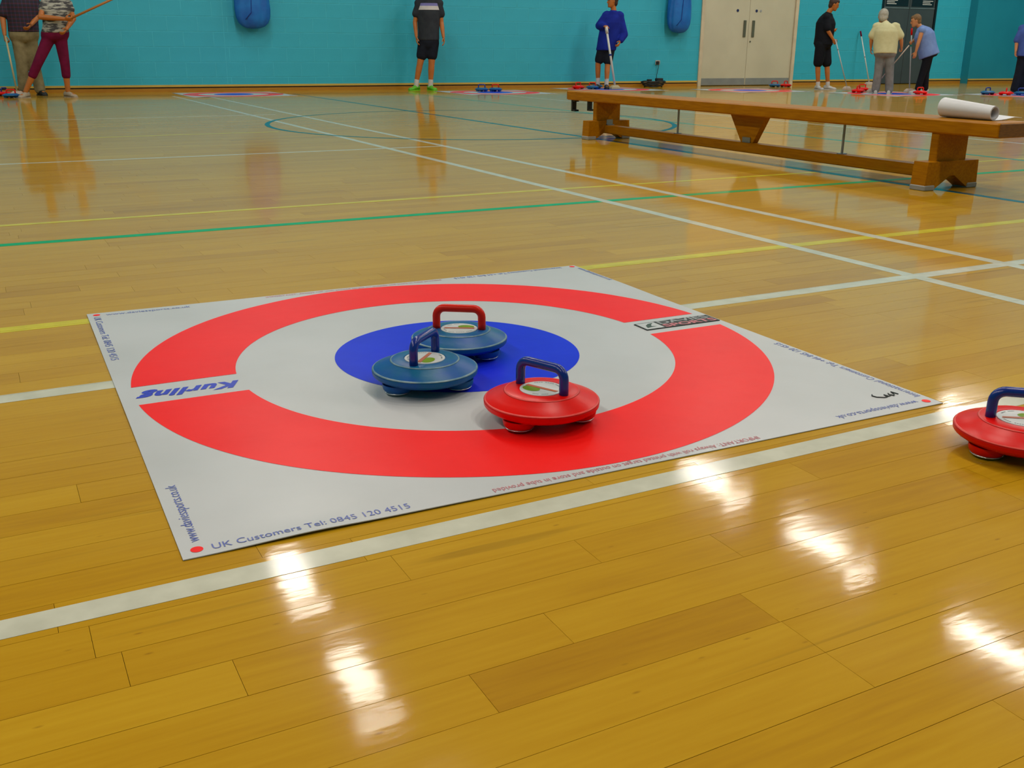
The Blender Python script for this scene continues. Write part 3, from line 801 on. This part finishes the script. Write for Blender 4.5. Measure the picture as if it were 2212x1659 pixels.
# ------------------------------------------------------------------ bench
def make_bench():
    x0, x1 = 4.56, 4.83; xc = (x0 + x1)/2
    root = empty('gym_bench', (xc, 5.56, 0))
    def B(mb, nm, m, par=root, sm=False):
        mb.v = [(v[0] - xc, v[1] - 5.56, v[2]) for v in mb.v]; return mb.build(nm, M[m], par, sm)
    B(MB().bbox((x0, 3.435, 0.300), (x1, 7.69, 0.375), 0.008), 'seat', 'bench')
    for yy in (3.436, 7.689):
        s = -1 if yy < 5 else 1
        B(MB().bbox((x0 + .004, min(yy, yy + s*.006), 0.304), (x1 - .004, max(yy, yy + s*.006), 0.371), 0.002), 'end_cap', 'bench_end')
    for yc in (3.83, 7.26):
        t = 0.026
        B(MB().bbox((xc - 0.118, yc - t, 0.10), (xc + 0.118, yc + t, 0.302), 0.004), 'leg', 'bench')
        hw = 0.205
        poly = [(xc-hw, 0.0), (xc-hw+0.075, 0.0), (xc-0.062, 0.040), (xc-0.018, 0.068), (xc+0.018, 0.068), (xc+0.062, 0.040), (xc+hw-0.075, 0.0), (xc+hw, 0.0),
                (xc+hw-0.008, 0.145), (xc-hw+0.008, 0.145)]
        mb = MB(); pv = [(x, yc - t - .022, z + 0.006) for x, z in poly]
        n = len(poly); d = Vector((0, 2*t + .044, 0)); vs_ = [Vector(p) for p in pv] + [Vector(p) + d for p in pv]
        half = [(0, 1, 2, 9), (2, 3, 9), (3, 4, 8, 9), (4, 5, 8), (5, 6, 7, 8)]
        fsx = [f for f in half] + [tuple(n + i for i in reversed(f)) for f in half] + [((i+1) % n, i, n + i, n + (i+1) % n) for i in range(n)]
        mb.add(vs_, fsx); ft = B(mb, 'foot', 'bench')
        for a, b in ((xc - hw - .003, xc - hw + .078), (xc + hw - .078, xc + hw + .003)):
            B(MB().bbox((a, yc - t - .026, 0.0), (b, yc + t + .026, 0.028), 0.004), 'rubber_pad', 'rubber', ft)
        s = 1 if yc < 5 else -1
        B(MB().box((xc - .03, min(yc, yc + s*.075), 0.115), (xc + .03, max(yc, yc + s*.075), 0.122)).box((xc - .03, yc + s*.05 - .003, .115), (xc + .03, yc + s*.05 + .003, .16)), 'bracket', 'steel')
    B(MB().bbox((xc - 0.045, 3.80, 0.050), (xc + 0.045, 7.29, 0.115), 0.006), 'balance_beam', 'bench')
    for a in [0]:
        poly = [(xc - .02, 5.655, 0.301), (xc - .02, 5.285, 0.301), (xc - .02, 5.40, 0.114), (xc - .02, 5.52, 0.114)]
        B(MB().prism(poly, (0.045, 0, 0)), 'centre_strut', 'bench')
        B(MB().box((xc - .026, 5.42, 0.116), (xc - .019, 5.50, 0.150)), 'strut_bracket', 'steel')
    for yy in (6.27, 4.60):
        B(MB().tube([(xc, yy, 0.113), (xc, yy, 0.302)], 0.008, 10), 'tie_rod', 'steel')
        B(MB().tube([(xc, yy, 0.113), (xc, yy, 0.120)], 0.03, 12), 'rod_collar', 'steel')
    for xx in (x0 + .05, x1 - .06):
        B(MB().box((xx - .02, 7.60, 0.285), (xx + .02, 7.66, 0.301)).box((xx - .02, 7.64, 0.205), (xx + .02, 7.66, 0.29)).box((xx - .02, 7.60, 0.205), (xx + .02, 7.645, 0.22)), 'bench_hook', 'black')
    return tag(root, 'long low varnished wooden gym bench with splayed feet and balance beam', 'bench')
make_bench()

# rolled mat on the bench
def rolled():
    root = empty('rolled_mat', (4.70, 3.70, 0.3755))
    ax = Vector((0.0, 1.0, 0)).normalized(); sd = Vector((ax.y, -ax.x, 0))
    L0, L1 = -0.12, 0.20
    c = Vector((0, 0, 0)); R = 0.050; th = 0.0022
    prof = []
    tail = [(0.30, 0.012), (0.22, 0.018), (0.14, 0.008), (0.08, 0.0025), (0.02, 0.0012)]
    for u, z in tail: prof.append((u, z))
    for k in range(1, 110):
        t = 2*math.pi*k/36; r = R - 0.0035*(t/(2*math.pi))
        prof.append((-r*math.sin(t), R + .0012 - r*math.cos(t)))
    out = []; inn = []
    for i, (u, z) in enumerate(prof):
        p0 = prof[max(0, i-1)]; p1 = prof[min(len(prof)-1, i+1)]
        d = Vector((p1[0]-p0[0], p1[1]-p0[1])); d.normalize(); nn = Vector((-d.y, d.x))
        if i < 5: pass
        out.append((u, z)); inn.append((u - nn.x*th, z - nn.y*th) if i >= 5 else (u, z + th))
    mb = MB()
    secs = []
    for l, k in ((L0, 0.74), (L1, 1.04)):
        secs.append([sd*u*k + ax*l + Vector((0, 0, z*k)) for u, z in out] + [sd*u*k + ax*l + Vector((0, 0, z*k)) for u, z in reversed(inn)])
    n = len(secs[0]); mb.rings(secs, caps=False)
    m_ = len(out)
    for off in (0, n):
        for i in range(m_ - 1):
            f = (off + i, off + i + 1, off + n - 2 - i, off + n - 1 - i)
            mb.f.append(f if off else tuple(reversed(f)))
    mb.build('sheet', M['paper'], root, 40)
    MB().tube([sd*0.0 + ax*(L0 + .05) + Vector((0, 0, .041)), ax*(L1 - .05) + Vector((0, 0, .050))], 0.016, 18).build('core_tube', M['sticker'], root, True)
    tag(root, 'loosely rolled white mat lying on the near end of the bench', 'rolled mat')
rolled()

# ------------------------------------------------------------------ wall bags
def bag(s0, s1, zb, nm_label, seed):
    rnd = random.Random(seed)
    root = empty('hanging_bag'); on_wall(root)
    c = (s0 + s1)/2; hw = (s1 - s0)/2
    secs = []
    for z, w_, d in ((zb, .10, .10), (zb + .012, .42, .35), (zb + .04, .66, .55), (zb + .09, .86, .75), (zb + .17, .98, .92), (zb + .30, 1.02, 1.0), (zb + .5, 1.0, 1.0), (zb + .75, .92, .95), (zb + .95, .72, .8), (zb + 1.1, .36, .45), (zb + 1.18, .14, .2), (zb + 1.25, .2, .25)):
        ring = []
        for k in range(40):
            t = 2*math.pi*k/40
            f = 1 + 0.05*math.sin(5*t + seed + z*1.5) + 0.035*math.sin(11*t + 2*seed - z*4)
            ring.append((c + hw*w_*f*math.cos(t), -0.012 - 0.14 + 0.13*d*f*math.sin(t), z))
        secs.append(ring)
    MB().rings(secs).build('sack', M['bag'], root, True)
    pts = [(c - .15*hw, -0.285, zb + .25), (c - .10*hw, -0.29, zb + .5), (c + .05*hw, -0.27, zb + .8), (c, -0.18, zb + 1.12)]
    MB().tube([(c - .5*hw, -0.262, zb + .14)] + pts, 0.006, 8).build('fold_shade_line', M['h_blue'], root, True)  # dark line added for the shade in a fold of the cloth
    MB().tube([(c, -0.15, zb + 1.2), (c, -0.10, zb + 1.34), (c, -0.03, zb + 1.40), (c, -0.004, zb + 1.40)], 0.01, 8).build('wall_hook', M['steel'], root, True)
    tag(root, nm_label, 'bag', 'blue bags hanging on the wall')
bag(2.90, 3.44, 0.99, 'round-bottomed blue cloth bag hanging on the wall at the left', 1)
bag(11.18, 11.68, 1.01, 'round-bottomed blue cloth bag hanging on the wall left of the cream doors', 4)

# ------------------------------------------------------------------ socket and cable
root = empty('wall_socket'); on_wall(root)
MB().bbox((11.02, -0.016, 0.42), (11.12, -0.0030, 0.50), 0.003).build('face_plate', M['pole_pink'], root)
MB().bbox((11.025, -0.075, 0.425), (11.075, -0.0165, 0.485), 0.006).build('plug', M['black'], root)
tag(root, 'small wall socket with a black plug left of the cream doors', 'socket')
root = empty('cable_bundle', wpt(10.85, 0.24, 0), WA)
for k in range(5):
    rr = 0.13 + 0.012*k; pth = [(rr*1.5*math.cos(t*math.pi/12 + k), rr*0.65*math.sin(t*math.pi/12 + k), 0.016 + 0.022*k + 0.008*math.sin(t + k)) for t in range(25)]
    MB().tube(pth, 0.013, 8).build('coil', M['black'], root, True)
MB().bbox((0.06, -0.05, 0.11), (0.20, 0.05, 0.17), 0.01).build('extension_block', M['black'], root)
MB().bbox((-0.14, -0.04, 0.118), (-0.05, 0.03, 0.15), 0.008).build('plug', M['black'], root)
MB().tube([(0.20, 0.165, 0.424), (0.20, 0.165, 0.36), (0.18, 0.185, 0.2), (0.19, 0.18, 0.10), (0.17, 0.12, 0.05), (0.15, 0.04, 0.10)], 0.006, 8).build('lead', M['black'], root, True)
tag(root, 'black heap of coiled cable on the floor below the socket', 'cable')

# ------------------------------------------------------------------ people
def V3(t, k=K): return Vector((t[0]*k, t[1]*k, t[2]*k))
def lerp(a, b, t): return a + (b - a) * t

def hand(mb, wrist, d, s, pn, u, curl):
    """palm and five fingers: d along the hand, s towards the thumb, pn palm side"""
    d = d.normalized(); s = (s - d*s.dot(d)).normalized(); pn = d.cross(s) if pn is None else (pn - d*pn.dot(d) - s*pn.dot(s)).normalized()
    mb.loft([(wrist - d*.02*u, s*.024*u, pn*.018*u), (wrist + d*.01*u, s*.028*u, pn*.018*u), (wrist + d*.05*u, s*.040*u, pn*.016*u), (wrist + d*.085*u, s*.040*u, pn*.014*u), (wrist + d*.095*u, s*.034*u, pn*.010*u)], 14)
    for i, L in enumerate((.070, .079, .072, .056)):
        p = wrist + d*.086*u + s*(.030 - .020*i)*u
        ang = 0
        for j, fr in enumerate((.45, .32, .25)):
            ang += curl * (0.75 if j == 0 else 1.0)
            dr = d*math.cos(ang) + pn*math.sin(ang)
            q = p + dr*L*fr*u
            mb.capsule(p, (.0098 - .001*j)*u, q, (.0092 - .001*j)*u, 8, 3); p = q
    p = wrist + d*.028*u + s*.034*u
    for j, (L, a) in enumerate(((.036, .5), (.030, .2), (.024, .0))):
        dr = (d*(.65 + .15*j) + s*(.75 - .35*j - .25*curl) + pn*(.25 + .35*curl)).normalized()
        q = p + dr*L*u; mb.capsule(p, (.0118 - .001*j)*u, q, (.0108 - .001*j)*u, 8, 3); p = q

def person(label, rootxy, az, J, u, fwd, head_fwd, head_up, look, dims, curls=(0.35, 0.35), toes=((0, -1), (0, -1)), skin='skin'):
    root = empty('person', (rootxy[0]*K, rootxy[1]*K, look.get('z', 0.0)), -math.radians(az))
    tag(root, label, 'person')
    P = {k: V3(v) for k, v in J.items()}
    fwd = Vector((fwd[0], fwd[1], 0)).normalized()
    shm = (P['shl'] + P['shr'])/2; hm = (P['hipl'] + P['hipr'])/2
    Wd = (P['shr'] - P['shl']).normalized()
    Hw = (P['hipr'] - P['hipl']).normalized()
    cw, ww, hw, dp = dims
    neck = P['neck']
    def torso(mb, inf, t0=-0.12, top=True):
        ax = (shm - hm)
        prof = [(-0.30, hw*1.0, dp*1.02), (-0.12, hw*1.0, dp*1.05), (0.05, hw*.98, dp*1.02), (0.32, ww, dp*.98), (0.55, (ww+cw)/2, dp*1.02), (0.78, cw, dp*1.04), (0.94, cw*.92, dp*.82), (1.03, cw*.62, dp*.62)]
        secs = []
        lo = [q for q in prof if q[0] <= t0][-1]; hi = [q for q in prof if q[0] > t0][0]; kk = (t0 - lo[0])/(hi[0] - lo[0])
        prof = [(t0, lo[1] + (hi[1]-lo[1])*kk, lo[2] + (hi[2]-lo[2])*kk)] + [q for q in prof if q[0] > t0 + .02]
        for t, wv, dv in prof:
            wdir = (Hw*(1 - max(0, min(1, t))) + Wd*max(0, min(1, t))).normalized()
            ddir = ax.normalized().cross(wdir).normalized()
            secs.append((hm + ax*t, wdir*(wv + inf), ddir*(dv + inf)))
        if top:
            a2 = (neck - shm); ddir = ax.normalized().cross(Wd).normalized()
            secs.append((shm + ax*.03 + a2*.55, Wd*(.075*u + inf), ddir*(.07*u + inf)))
        mb.loft(secs, 24)
    # ---- body: one continuous surface
    mb = MB()
    torso(mb, -0.020)
    hd = P['head']; up = Vector(head_up).normalized(); hf = Vector(head_fwd).normalized(); hf = (hf - up*hf.dot(up)).normalized(); hs = up.cross(hf)
    mb.capsule(shm + (neck - shm)*.3, .064*u, neck, .056*u); mb.capsule(neck, .056*u, lerp(neck, hd, .6), .052*u)
    S = u * look.get('hs', 1.0)
    hp = [(-.118, .030, .034, .050), (-.105, .046, .055, .038), (-.075, .060, .078, .018), (-.03, .070, .092, .004), (.02, .076, .098, -.002), (.065, .072, .092, -.006), (.10, .052, .068, -.010), (.122, .018, .024, -.012)]
    mb.loft([(hd + up*t*S + hf*o*S, hs*a*S, hf*b*S) for t, a, b, o in hp], 24)
    mb.capsule(hd + up*.012*S + hf*.088*S, .010*S, hd - up*.026*S + hf*.106*S, .014*S, 8, 3)
    mb.capsule(hd + up*.030*S + hs*.035*S + hf*.084*S, .009*S, hd + up*.030*S - hs*.035*S + hf*.084*S, .009*S, 8, 3)
    for sg in (-1, 1):
        mb.ellipsoid(hd + hs*sg*.076*S - hf*.006*S, hs*.009*S, hf*.018*S, up*.030*S, 10, 6)
    for sd, cl in (('l', curls[0]), ('r', curls[1])):
        sh, el, wr = P['sh' + sd], P['el' + sd], P['wr' + sd]
        mb.capsule(sh, .052*u, el, .040*u); mb.capsule(el, .041*u, lerp(el, wr, .35), .040*u); mb.capsule(lerp(el, wr, .35), .040*u, wr, .027*u)
        d = (wr - el).normalized(); out = (sh - shm).normalized()
        th = look.get('thumb_' + sd)
        thv = Vector(th).normalized() if th else (fwd + Vector((0, 0, .15))).normalized()
        pnv = -out if not look.get('palm_' + sd) else Vector(look['palm_' + sd]).normalized()
        hand(mb, wr, d, thv, pnv, u*1.02, cl)
        hp_, kn, an = P['hip' + sd], P['kn' + sd], P['an' + sd]
        mb.capsule(hp_, .085*u, kn, .056*u); mb.capsule(kn, .055*u, lerp(kn, an, .32), .055*u); mb.capsule(lerp(kn, an, .32), .055*u, an, .036*u)
        tv = Vector((*toes[0 if sd == 'l' else 1], 0)).normalized()
        mb.capsule(Vector((an.x, an.y, .045*u)) - tv*.02*u, .034*u, Vector((an.x, an.y, .035*u)) + tv*.13*u, .028*u)
    fuse(mb, 'body', M[skin], root, 0.0078, 4)
    # ---- face and hair
    for sg in (-1, 1):
        MB().ellipsoid(hd + up*.012*S + hs*sg*.032*S + hf*.0865*S, hs*.013*S, hf*.008*S, up*.008*S, 10, 6).build('eye', M['eye'], root, True)
    MB().ellipsoid(hd - up*.060*S + hf*.091*S, hs*.024*S, hf*.008*S, up*.007*S, 10, 6).build('mouth', M['lip'], root, True)
    hb = MB()
    hc = hd + up*.034*S - hf*.022*S
    hb.ellipsoid(hc, hs*.086*S, hf*.098*S, up*.104*S, 20, 12)
    hb.ellipsoid(hd - up*.03*S - hf*.050*S, hs*.074*S, hf*.058*S, up*.075*S, 16, 8)
    hb.ellipsoid(hd + up*.075*S + hf*.045*S, hs*.062*S, hf*.050*S, up*.042*S, 14, 8)
    fuse(hb, 'hair', M[look['hair']], root, 0.010, 4)
    # ---- top
    mb = MB(); torso(mb, .018, look.get('hem', -0.12))
    mb.capsule(shm - (neck - shm)*.2, .085*u + .012, lerp(shm, neck, .42), .066*u + .012)
    sl = look.get('sleeve', 0.75); lw = look.get('loose', .014)
    for sd in 'lr':
        sh, el, wr = P['sh' + sd], P['el' + sd], P['wr' + sd]
        a = lerp(sh, shm, .18)
        mb.capsule(a, .060*u + .014, sh, .058*u + .012)
        if sl <= 0.05: mb.capsule(a, .060*u + .01, lerp(sh, el, .04), .060*u + .008)
        elif sl <= 1: mb.capsule(a, .058*u + lw, lerp(sh, el, sl), .046*u + lw*1.6)
        else:
            mb.capsule(a, .058*u + lw, el, .044*u + lw*1.4); mb.capsule(el, .046*u + lw*1.4, lerp(el, wr, sl - 1), .034*u + lw)
    shirt = fuse(mb, look.get('top_name', 'shirt'), M[look['top']], root, 0.012, 5)
    if look.get('stripe'):
        ax = shm - hm; dd = ax.normalized().cross(Wd).normalized()
        for nm_, m_, t0, t1, e in (('lilac_band', 'purple_cloth', .93, 1.0, .008), ('white_band', 'white_cloth', .83, .93, .008)):
            def wd_(t): return (cw + .018 + e) * (1 if t < .8 else 1 - (t - .8)*.62)
            def dd_(t): return (dp*1.04 + .018 + e) * (1 if t < .8 else 1 - (t - .8)*1.25)
            secs = [[hm + ax*t + Wd*wd_(t)*1.0*math.cos(2*math.pi*i/36) + dd*dd_(t)*math.sin(2*math.pi*i/36) for i in range(36)] for t in (t0, (t0+t1)/2, t1)]
            MB().rings(secs, caps=False).build(nm_, M[m_], shirt, True)
    # ---- trousers / shorts
    mb = MB()
    ax = shm - hm
    mb.loft([(hm + ax*t, Hw*(hw + g), ax.normalized().cross(Hw).normalized()*(dp + g)) for t, g in ((-.17, -.035), (-.10, -.004), (.0, .012), (.10, .012), (.18, .004))], 24)
    te = look.get('leg', 2.0); lz = look.get('leg_loose', .014)
    for sd in 'lr':
        hp_, kn, an = P['hip' + sd], P['kn' + sd], P['an' + sd]
        if te <= 1:
            mb.capsule(hp_, .095*u + lz, lerp(hp_, kn, te), .072*u + lz*1.3)
        else:
            mb.capsule(hp_, .095*u + lz*.5, kn, .064*u + lz); mb.capsule(kn, .064*u + lz, lerp(kn, an, te - 1), look.get('cuff', .050)*u + lz)
    fuse(mb, look.get('leg_name', 'trousers'), M[look['legs']], root, 0.012, 5)
    # ---- socks and shoes
    for i, sd in enumerate('lr'):
        an, kn = P['an' + sd], P['kn' + sd]; tv = Vector((*toes[i], 0)).normalized(); tsd = Vector((-tv.y, tv.x, 0))
        if look.get('socks'):
            MB().capsule(lerp(an, kn, look['socks']), .043*u, Vector((an.x, an.y, .06)), .042*u).build('sock', M['sock'], root, True)
        b0 = Vector((an.x, an.y, 0)); Lf = .27*u
        prof = [(-.085, .010, .05), (-.080, .030, .085), (-.05, .040, .098), (0.0, .041, .100), (.05, .043, .082), (.10, .050, .064), (.145, .048, .052), (.175, .036, .042), (.19, .014, .030)]
        secs = []
        for t, hw_, ht in prof:
            c = b0 + tv*t*u; ring = []
            for k in range(18):
                a = 2*math.pi*k/18; x = hw_*u*math.cos(a); z = math.sin(a)
                zz = ht*u*(.45 + .55*z) if z > 0 else ht*u*(.45 + .30*z)
                ring.append(c + tsd*x + Vector((0, 0, max(.012, zz))))
            secs.append(ring)
        sh_ = MB().rings(secs).build('shoe', M[look['shoe']], root, 50)
        so = [[b0 + tv*t*u + tsd*(hw_ + .003)*u*sg + Vector((0, 0, z)) for t, hw_, _ in prof for sg in (1,)] + [b0 + tv*t*u - tsd*(hw_ + .003)*u + Vector((0, 0, z)) for t, hw_, _ in reversed(prof)] for z in (0.0, .016)]
        MB().rings(so).build('sole', M[look.get('sole', 'shoe_white')], sh_)
    return root

def pole(label, p0, p1, col, r=0.013, grip=None, head=None, band=None, hd=(1, 0), nm='delivery_stick'):
    """p0 top, p1 floor end (world)"""
    p0 = Vector(p0); p1 = Vector(p1)
    root = empty(nm, (p1.x, p1.y, 0))
    off = Vector((p1.x, p1.y, 0)); a = p0 - off; b = p1 - off
    MB().tube([b, a], r, 12).build('pole', M[col], root, True)
    d = (a - b).normalized()
    if grip: MB().tube([a - d*.11, a + d*.004], r*1.45, 12).build('grip', M[grip], root, True)
    if band:
        MB().tube([lerp(a, b, band[0]) - d*.015, lerp(a, b, band[0]) + d*.015], r*1.3, 12).build('band', M[band[1]], root, True)
    if head:
        h = Vector((hd[0], hd[1], 0)).normalized(); s = Vector((-h.y, h.x, 0))
        z = max(0.0, b.z - .055)
        cs = [h*sx*.10 + s*sy*.035 for sx, sy in ((-1,-1),(1,-1),(1,1),(-1,1))]; ct = [h*sx*.055 + s*sy*.022 for sx, sy in ((-1,-1),(1,-1),(1,1),(-1,1))]
        MB().rings([[c + Vector((0, 0, z)) for c in cs], [c + Vector((0, 0, z + .030)) for c in cs], [c + Vector((0, 0, z + .068)) for c in ct]]).build('pusher_head', M[head], root)
    return tag(root, label, 'stick')

def local(rootxy, az, p):
    a = math.radians(az); x, y = p[0]*K, p[1]*K
    return Vector((rootxy[0]*K + x*math.cos(a) + y*math.sin(a), rootxy[1]*K - x*math.sin(a) + y*math.cos(a), p[2]*K))

# man in plaid at the far left
R, A = (0.674, 14.25), 2.70
person('man in a dark plaid shirt and khaki trousers standing at the far left', R, A,
       dict(head=(.085,-.03,1.375), neck=(.076,0,1.235), shl=(-.085,0,1.150), shr=(.215,0,1.155), ell=(-.165,-.01,.91), wrl=(-.172,-.07,.715), elr=(.240,.0,.945), wrr=(.135,-.14,.83),
            hipl=(-.025,0,.70), hipr=(.105,0,.70), knl=(-.030,-.02,.385), anl=(-.045,0,.07), knr=(.105,0,.385), anr=(.135,0,.07)),
       1.0, (0, -1), (0, -1, -.15), (0, 0, 1), dict(hair='hair_dark', top='plaid', sleeve=0.78, hem=.09, legs='khaki', leg=1.97, leg_loose=.018, cuff=.062, shoe='shoe_black', sole='shoe_black', loose=.02, palm_r=(-.4,.6,-.2), palm_l=(1,-.1,0)),
       (.205, .19, .195, .135), (1.0, .5), ((-.3, -1), (.35, -1)))
pole('pale stick with a pusher head leaning from the hand of the man in khaki trousers', local(R, A, (-.165,-.14,.70)), local(R, A, (-.125,-.30,.055)), 'pole_cream', .013, None, 'pole_pink', None, (1, .1))
# woman in maroon
R, A = (0.853, 13.582), 3.59
person('woman in a patterned top and maroon cropped trousers holding a brown stick', R, A,
       dict(head=(.235,-.03,1.262), neck=(.228,0,1.125), shl=(.095,0,1.055), shr=(.345,0,1.055), ell=(.030,-.07,.905), wrl=(.285,-.20,.885), elr=(.385,-.02,.895), wrr=(.290,-.15,.775),
            hipl=(.105,0,.70), hipr=(.215,0,.70), knl=(-.065,-.05,.395), anl=(-.240,-.02,.075), knr=(.228,-.02,.385), anr=(.222,0,.075)),
       0.92, (0, -1), (.1, -1, -.1), (0, 0, 1), dict(hair='hair_brown', top='zebra', top_name='blouse', sleeve=0.35, hem=.09, legs='maroon', leg=1.42, leg_loose=.008, cuff=.058, shoe='shoe_tan', sole='shoe_tan', palm_l=(0,-.3,1), thumb_l=(0,-.6,.6), palm_r=(-.5,.6,-.2)),
       (.165, .150, .175, .12), (1.1, .5), ((-.55, -1), (.75, -1)), 'skin')
pole('brown stick held up diagonally by the woman in maroon trousers', local(R, A, (1.12,-.10,1.25)), local(R, A, (.335,-.232,.885)), 'pole_brown', .016, nm='broom_stick')
# man with green shoes
R, A = (5.928, 14.13), 22.72
person('man in a charcoal sports shirt, dark shorts and bright green shoes', R, A,
       dict(head=(.125,-.03,1.435), neck=(.118,0,1.285), shl=(-.040,0,1.195), shr=(.262,0,1.195), ell=(-.092,0,.94), wrl=(-.078,-.05,.745), elr=(.285,0,.94), wrr=(.310,-.05,.745),
            hipl=(.035,0,.66), hipr=(.155,0,.66), knl=(-.035,-.015,.375), anl=(-.100,0,.085), knr=(.132,-.015,.375), anr=(.112,0,.085)),
       1.0, (0, -1), (0, -1, -.1), (0, 0, 1), dict(hair='hair_dark', top='charcoal', sleeve=0.55, hem=.06, legs='darkshort', leg_name='shorts', leg=.60, leg_loose=.018, shoe='shoe_green', sole='shoe_green', socks=.22, stripe=True, loose=.02),
       (.185, .165, .170, .125), (.4, .4), ((-.8, -1), (.55, -1)), 'skin')
# boy
R, A = (8.783, 13.718), 32.63
person('boy in a royal blue jacket and dark shorts holding a white stick', R, A,
       dict(head=(.105,-.01,1.275), neck=(.125,0,1.150), shl=(.005,0,1.075), shr=(.235,0,1.070), ell=(-.080,-.03,.925), wrl=(-.012,-.155,.915), elr=(.295,.01,.80), wrr=(.245,-.07,.70),
            hipl=(-.015,0,.60), hipr=(.085,0,.60), knl=(-.085,-.01,.365), anl=(-.078,.02,.085), knr=(.062,-.04,.345), anr=(.055,-.08,.08)),
       0.93, (-.2, -1), (-1, -.35, .08), (0, 0, 1), dict(hair='hair_dark', top='royal', top_name='jacket', sleeve=1.85, hem=-.07, legs='darkshort', leg_name='shorts', leg=.72, leg_loose=.016, shoe='shoe_black', sole='shoe_black', socks=.3, loose=.026, z=.0042, palm_l=(.2,-.3,-1), thumb_l=(1,-.2,.2)),
       (.175, .175, .170, .125), (1.1, .5), ((-.25, -1), (.1, -1)), 'skin')
pole('thick white stick with a blue band held by the boy in the blue jacket', local(R, A, (.022,-.215,.905)), local(R, A, (.185,-.24,.055)), 'pole_white', .020, 'pole_white', 'pole_cream', (.47, 'h_blue'), (1, .1))
# man in black
R, A = (11.983, 12.262), 44.34
person('man in a black shirt and black shorts seen from the side, head bowed', R, A,
       dict(head=(.020,.0,1.262), neck=(-.042,.0,1.155), shl=(-.075,-.115,1.075), shr=(-.065,.115,1.075), ell=(-.035,-.150,.885), wrl=(.060,-.11,.750), elr=(.005,.15,.91), wrr=(.045,.04,.885),
            hipl=(-.112,-.055,.68), hipr=(-.055,.055,.68), knl=(-.130,-.05,.365), anl=(-.098,-.05,.075), knr=(.008,.05,.365), anr=(.050,.05,.075)),
       0.88, (.95, -.1), (1, .1, -.45), (.35, 0, 1), dict(hair='hair_dark', top='blackc', sleeve=0.85, hem=-.02, legs='blackc', leg_name='shorts', leg=.86, leg_loose=.022, shoe='shoe_white', sole='shoe_white', socks=.12, loose=.016, palm_l=(.2,1,0), thumb_l=(.6,0,.8)),
       (.165, .150, .150, .155), (1.0, .9), ((.6, -.8), (1, -.25)), 'skin')
pole('slim grey stick held out in front by the man in black', local(R, A, (.095,-.13,.745)), local(R, A, (.335,-.20,.055)), 'pole_grey', .010, None, 'pole_pink', (.2, 'ink_grey'), (1, .3))
pole('slim white stick with dark red grip leaning on the wall by the charcoal doors', wpt(16.10, 0.05, 1.10), wpt(16.16, 0.42, 0.055), 'pole_white', .012, 'maroon', 'pole_pink', (.5, 'ink_grey'), (1, 0))
# person in cream
R, A = (11.6, 10.70), 47.40
person('grey-haired person in a cream shirt and grey trousers seen from behind', R, A,
       dict(head=(-.125,.130,1.040), neck=(-.095,.085,.975), shl=(-.205,.04,.915), shr=(.070,.04,.912), ell=(-.248,.05,.745), wrl=(-.240,.09,.625), elr=(.150,.05,.745), wrr=(.168,.11,.645),
            hipl=(-.100,0,.55), hipr=(.018,0,.55), knl=(-.100,0,.295), anl=(-.112,0,.06), knr=(.048,0,.295), anr=(.072,0,.06)),
       0.80, (0, 1), (-.1, 1, -.5), (0, .35, 1), dict(hair='hair_grey', top='cream', hs=1.22, z=.0042, sleeve=0.72, hem=-.02, legs='greytr', leg=1.98, leg_loose=.020, cuff=.062, shoe='shoe_white', loose=.022, thumb_r=(0,.8,.4)),
       (.185, .182, .175, .130), (.5, 1.0), ((-.1, 1), (.1, 1)), 'skin_p')
pole('thin pale stick held slantwise by the grey-haired person in cream', local(R, A, (.265,.16,.665)), local(R, A, (-.16,.34,.055)), 'pole_pink', .009, None, 'pole_pink', None, (1, 0))
# woman in lilac
R, A = (12.394, 10.74), 49.18
person('woman in a sleeveless lilac top and black trousers bending forward beside the charcoal doors', R, A,
       dict(head=(-.185,.0,1.000), neck=(-.125,.0,.925), shl=(-.082,-.115,.868), shr=(-.070,.115,.878), ell=(-.112,-.150,.70), wrl=(-.132,-.150,.575), elr=(-.160,.13,.75), wrr=(-.200,.06,.715),
            hipl=(.045,-.065,.545), hipr=(.050,.065,.545), knl=(-.002,-.055,.285), anl=(-.040,-.06,.06), knr=(.040,.06,.285), anr=(.058,.06,.06)),
       0.78, (-1, -.1), (-1, -.15, -.3), (-.25, 0, 1), dict(hair='hair_brown', top='lilac', z=.0042, hs=1.05, sleeve=0.0, hem=-.10, legs='blackc', leg=1.97, leg_loose=.010, cuff=.058, shoe='shoe_white', loose=.014, palm_r=(-.2,-1,0), thumb_r=(-.5,0,1)),
       (.140, .142, .160, .148), (.5, 1.0), ((-1, -.25), (-.9, -.5)), 'skin_p')
pole('upright pale stick with a red grip held by the woman in lilac', local(R, A, (-.228,.05,.90)), local(R, A, (-.155,.0,.055)), 'pole_grey', .011, 'st_red', 'pole_pink', (.28, 'line_mint'), (1, 0))
# person at the right edge
R, A = (13.60, 9.965), 53.7
person('person in a blue-violet top and navy trousers cut off by the right edge', R, A,
       dict(head=(-.040,-.01,1.085), neck=(-.048,.0,.990), shl=(-.135,-.02,.905), shr=(.055,.05,.905), ell=(-.170,-.04,.73), wrl=(-.165,-.08,.60), elr=(.10,.05,.73), wrr=(.11,.0,.60),
            hipl=(-.060,0,.54), hipr=(.040,0,.54), knl=(-.080,-.01,.29), anl=(-.100,-.01,.06), knr=(.030,.01,.29), anr=(.018,.02,.06)),
       0.80, (-.5, -1), (-.6, -1, -.3), (0, 0, 1), dict(hair='hair_grey', top='lilac_b', z=.0042, sleeve=0.92, hem=-.05, legs='darkshort', leg=1.97, leg_loose=.018, cuff=.07, shoe='shoe_black', loose=.016),
       (.155, .155, .160, .125), (.5, .5), ((-.8, -1), (-.3, -1)), 'skin_p')
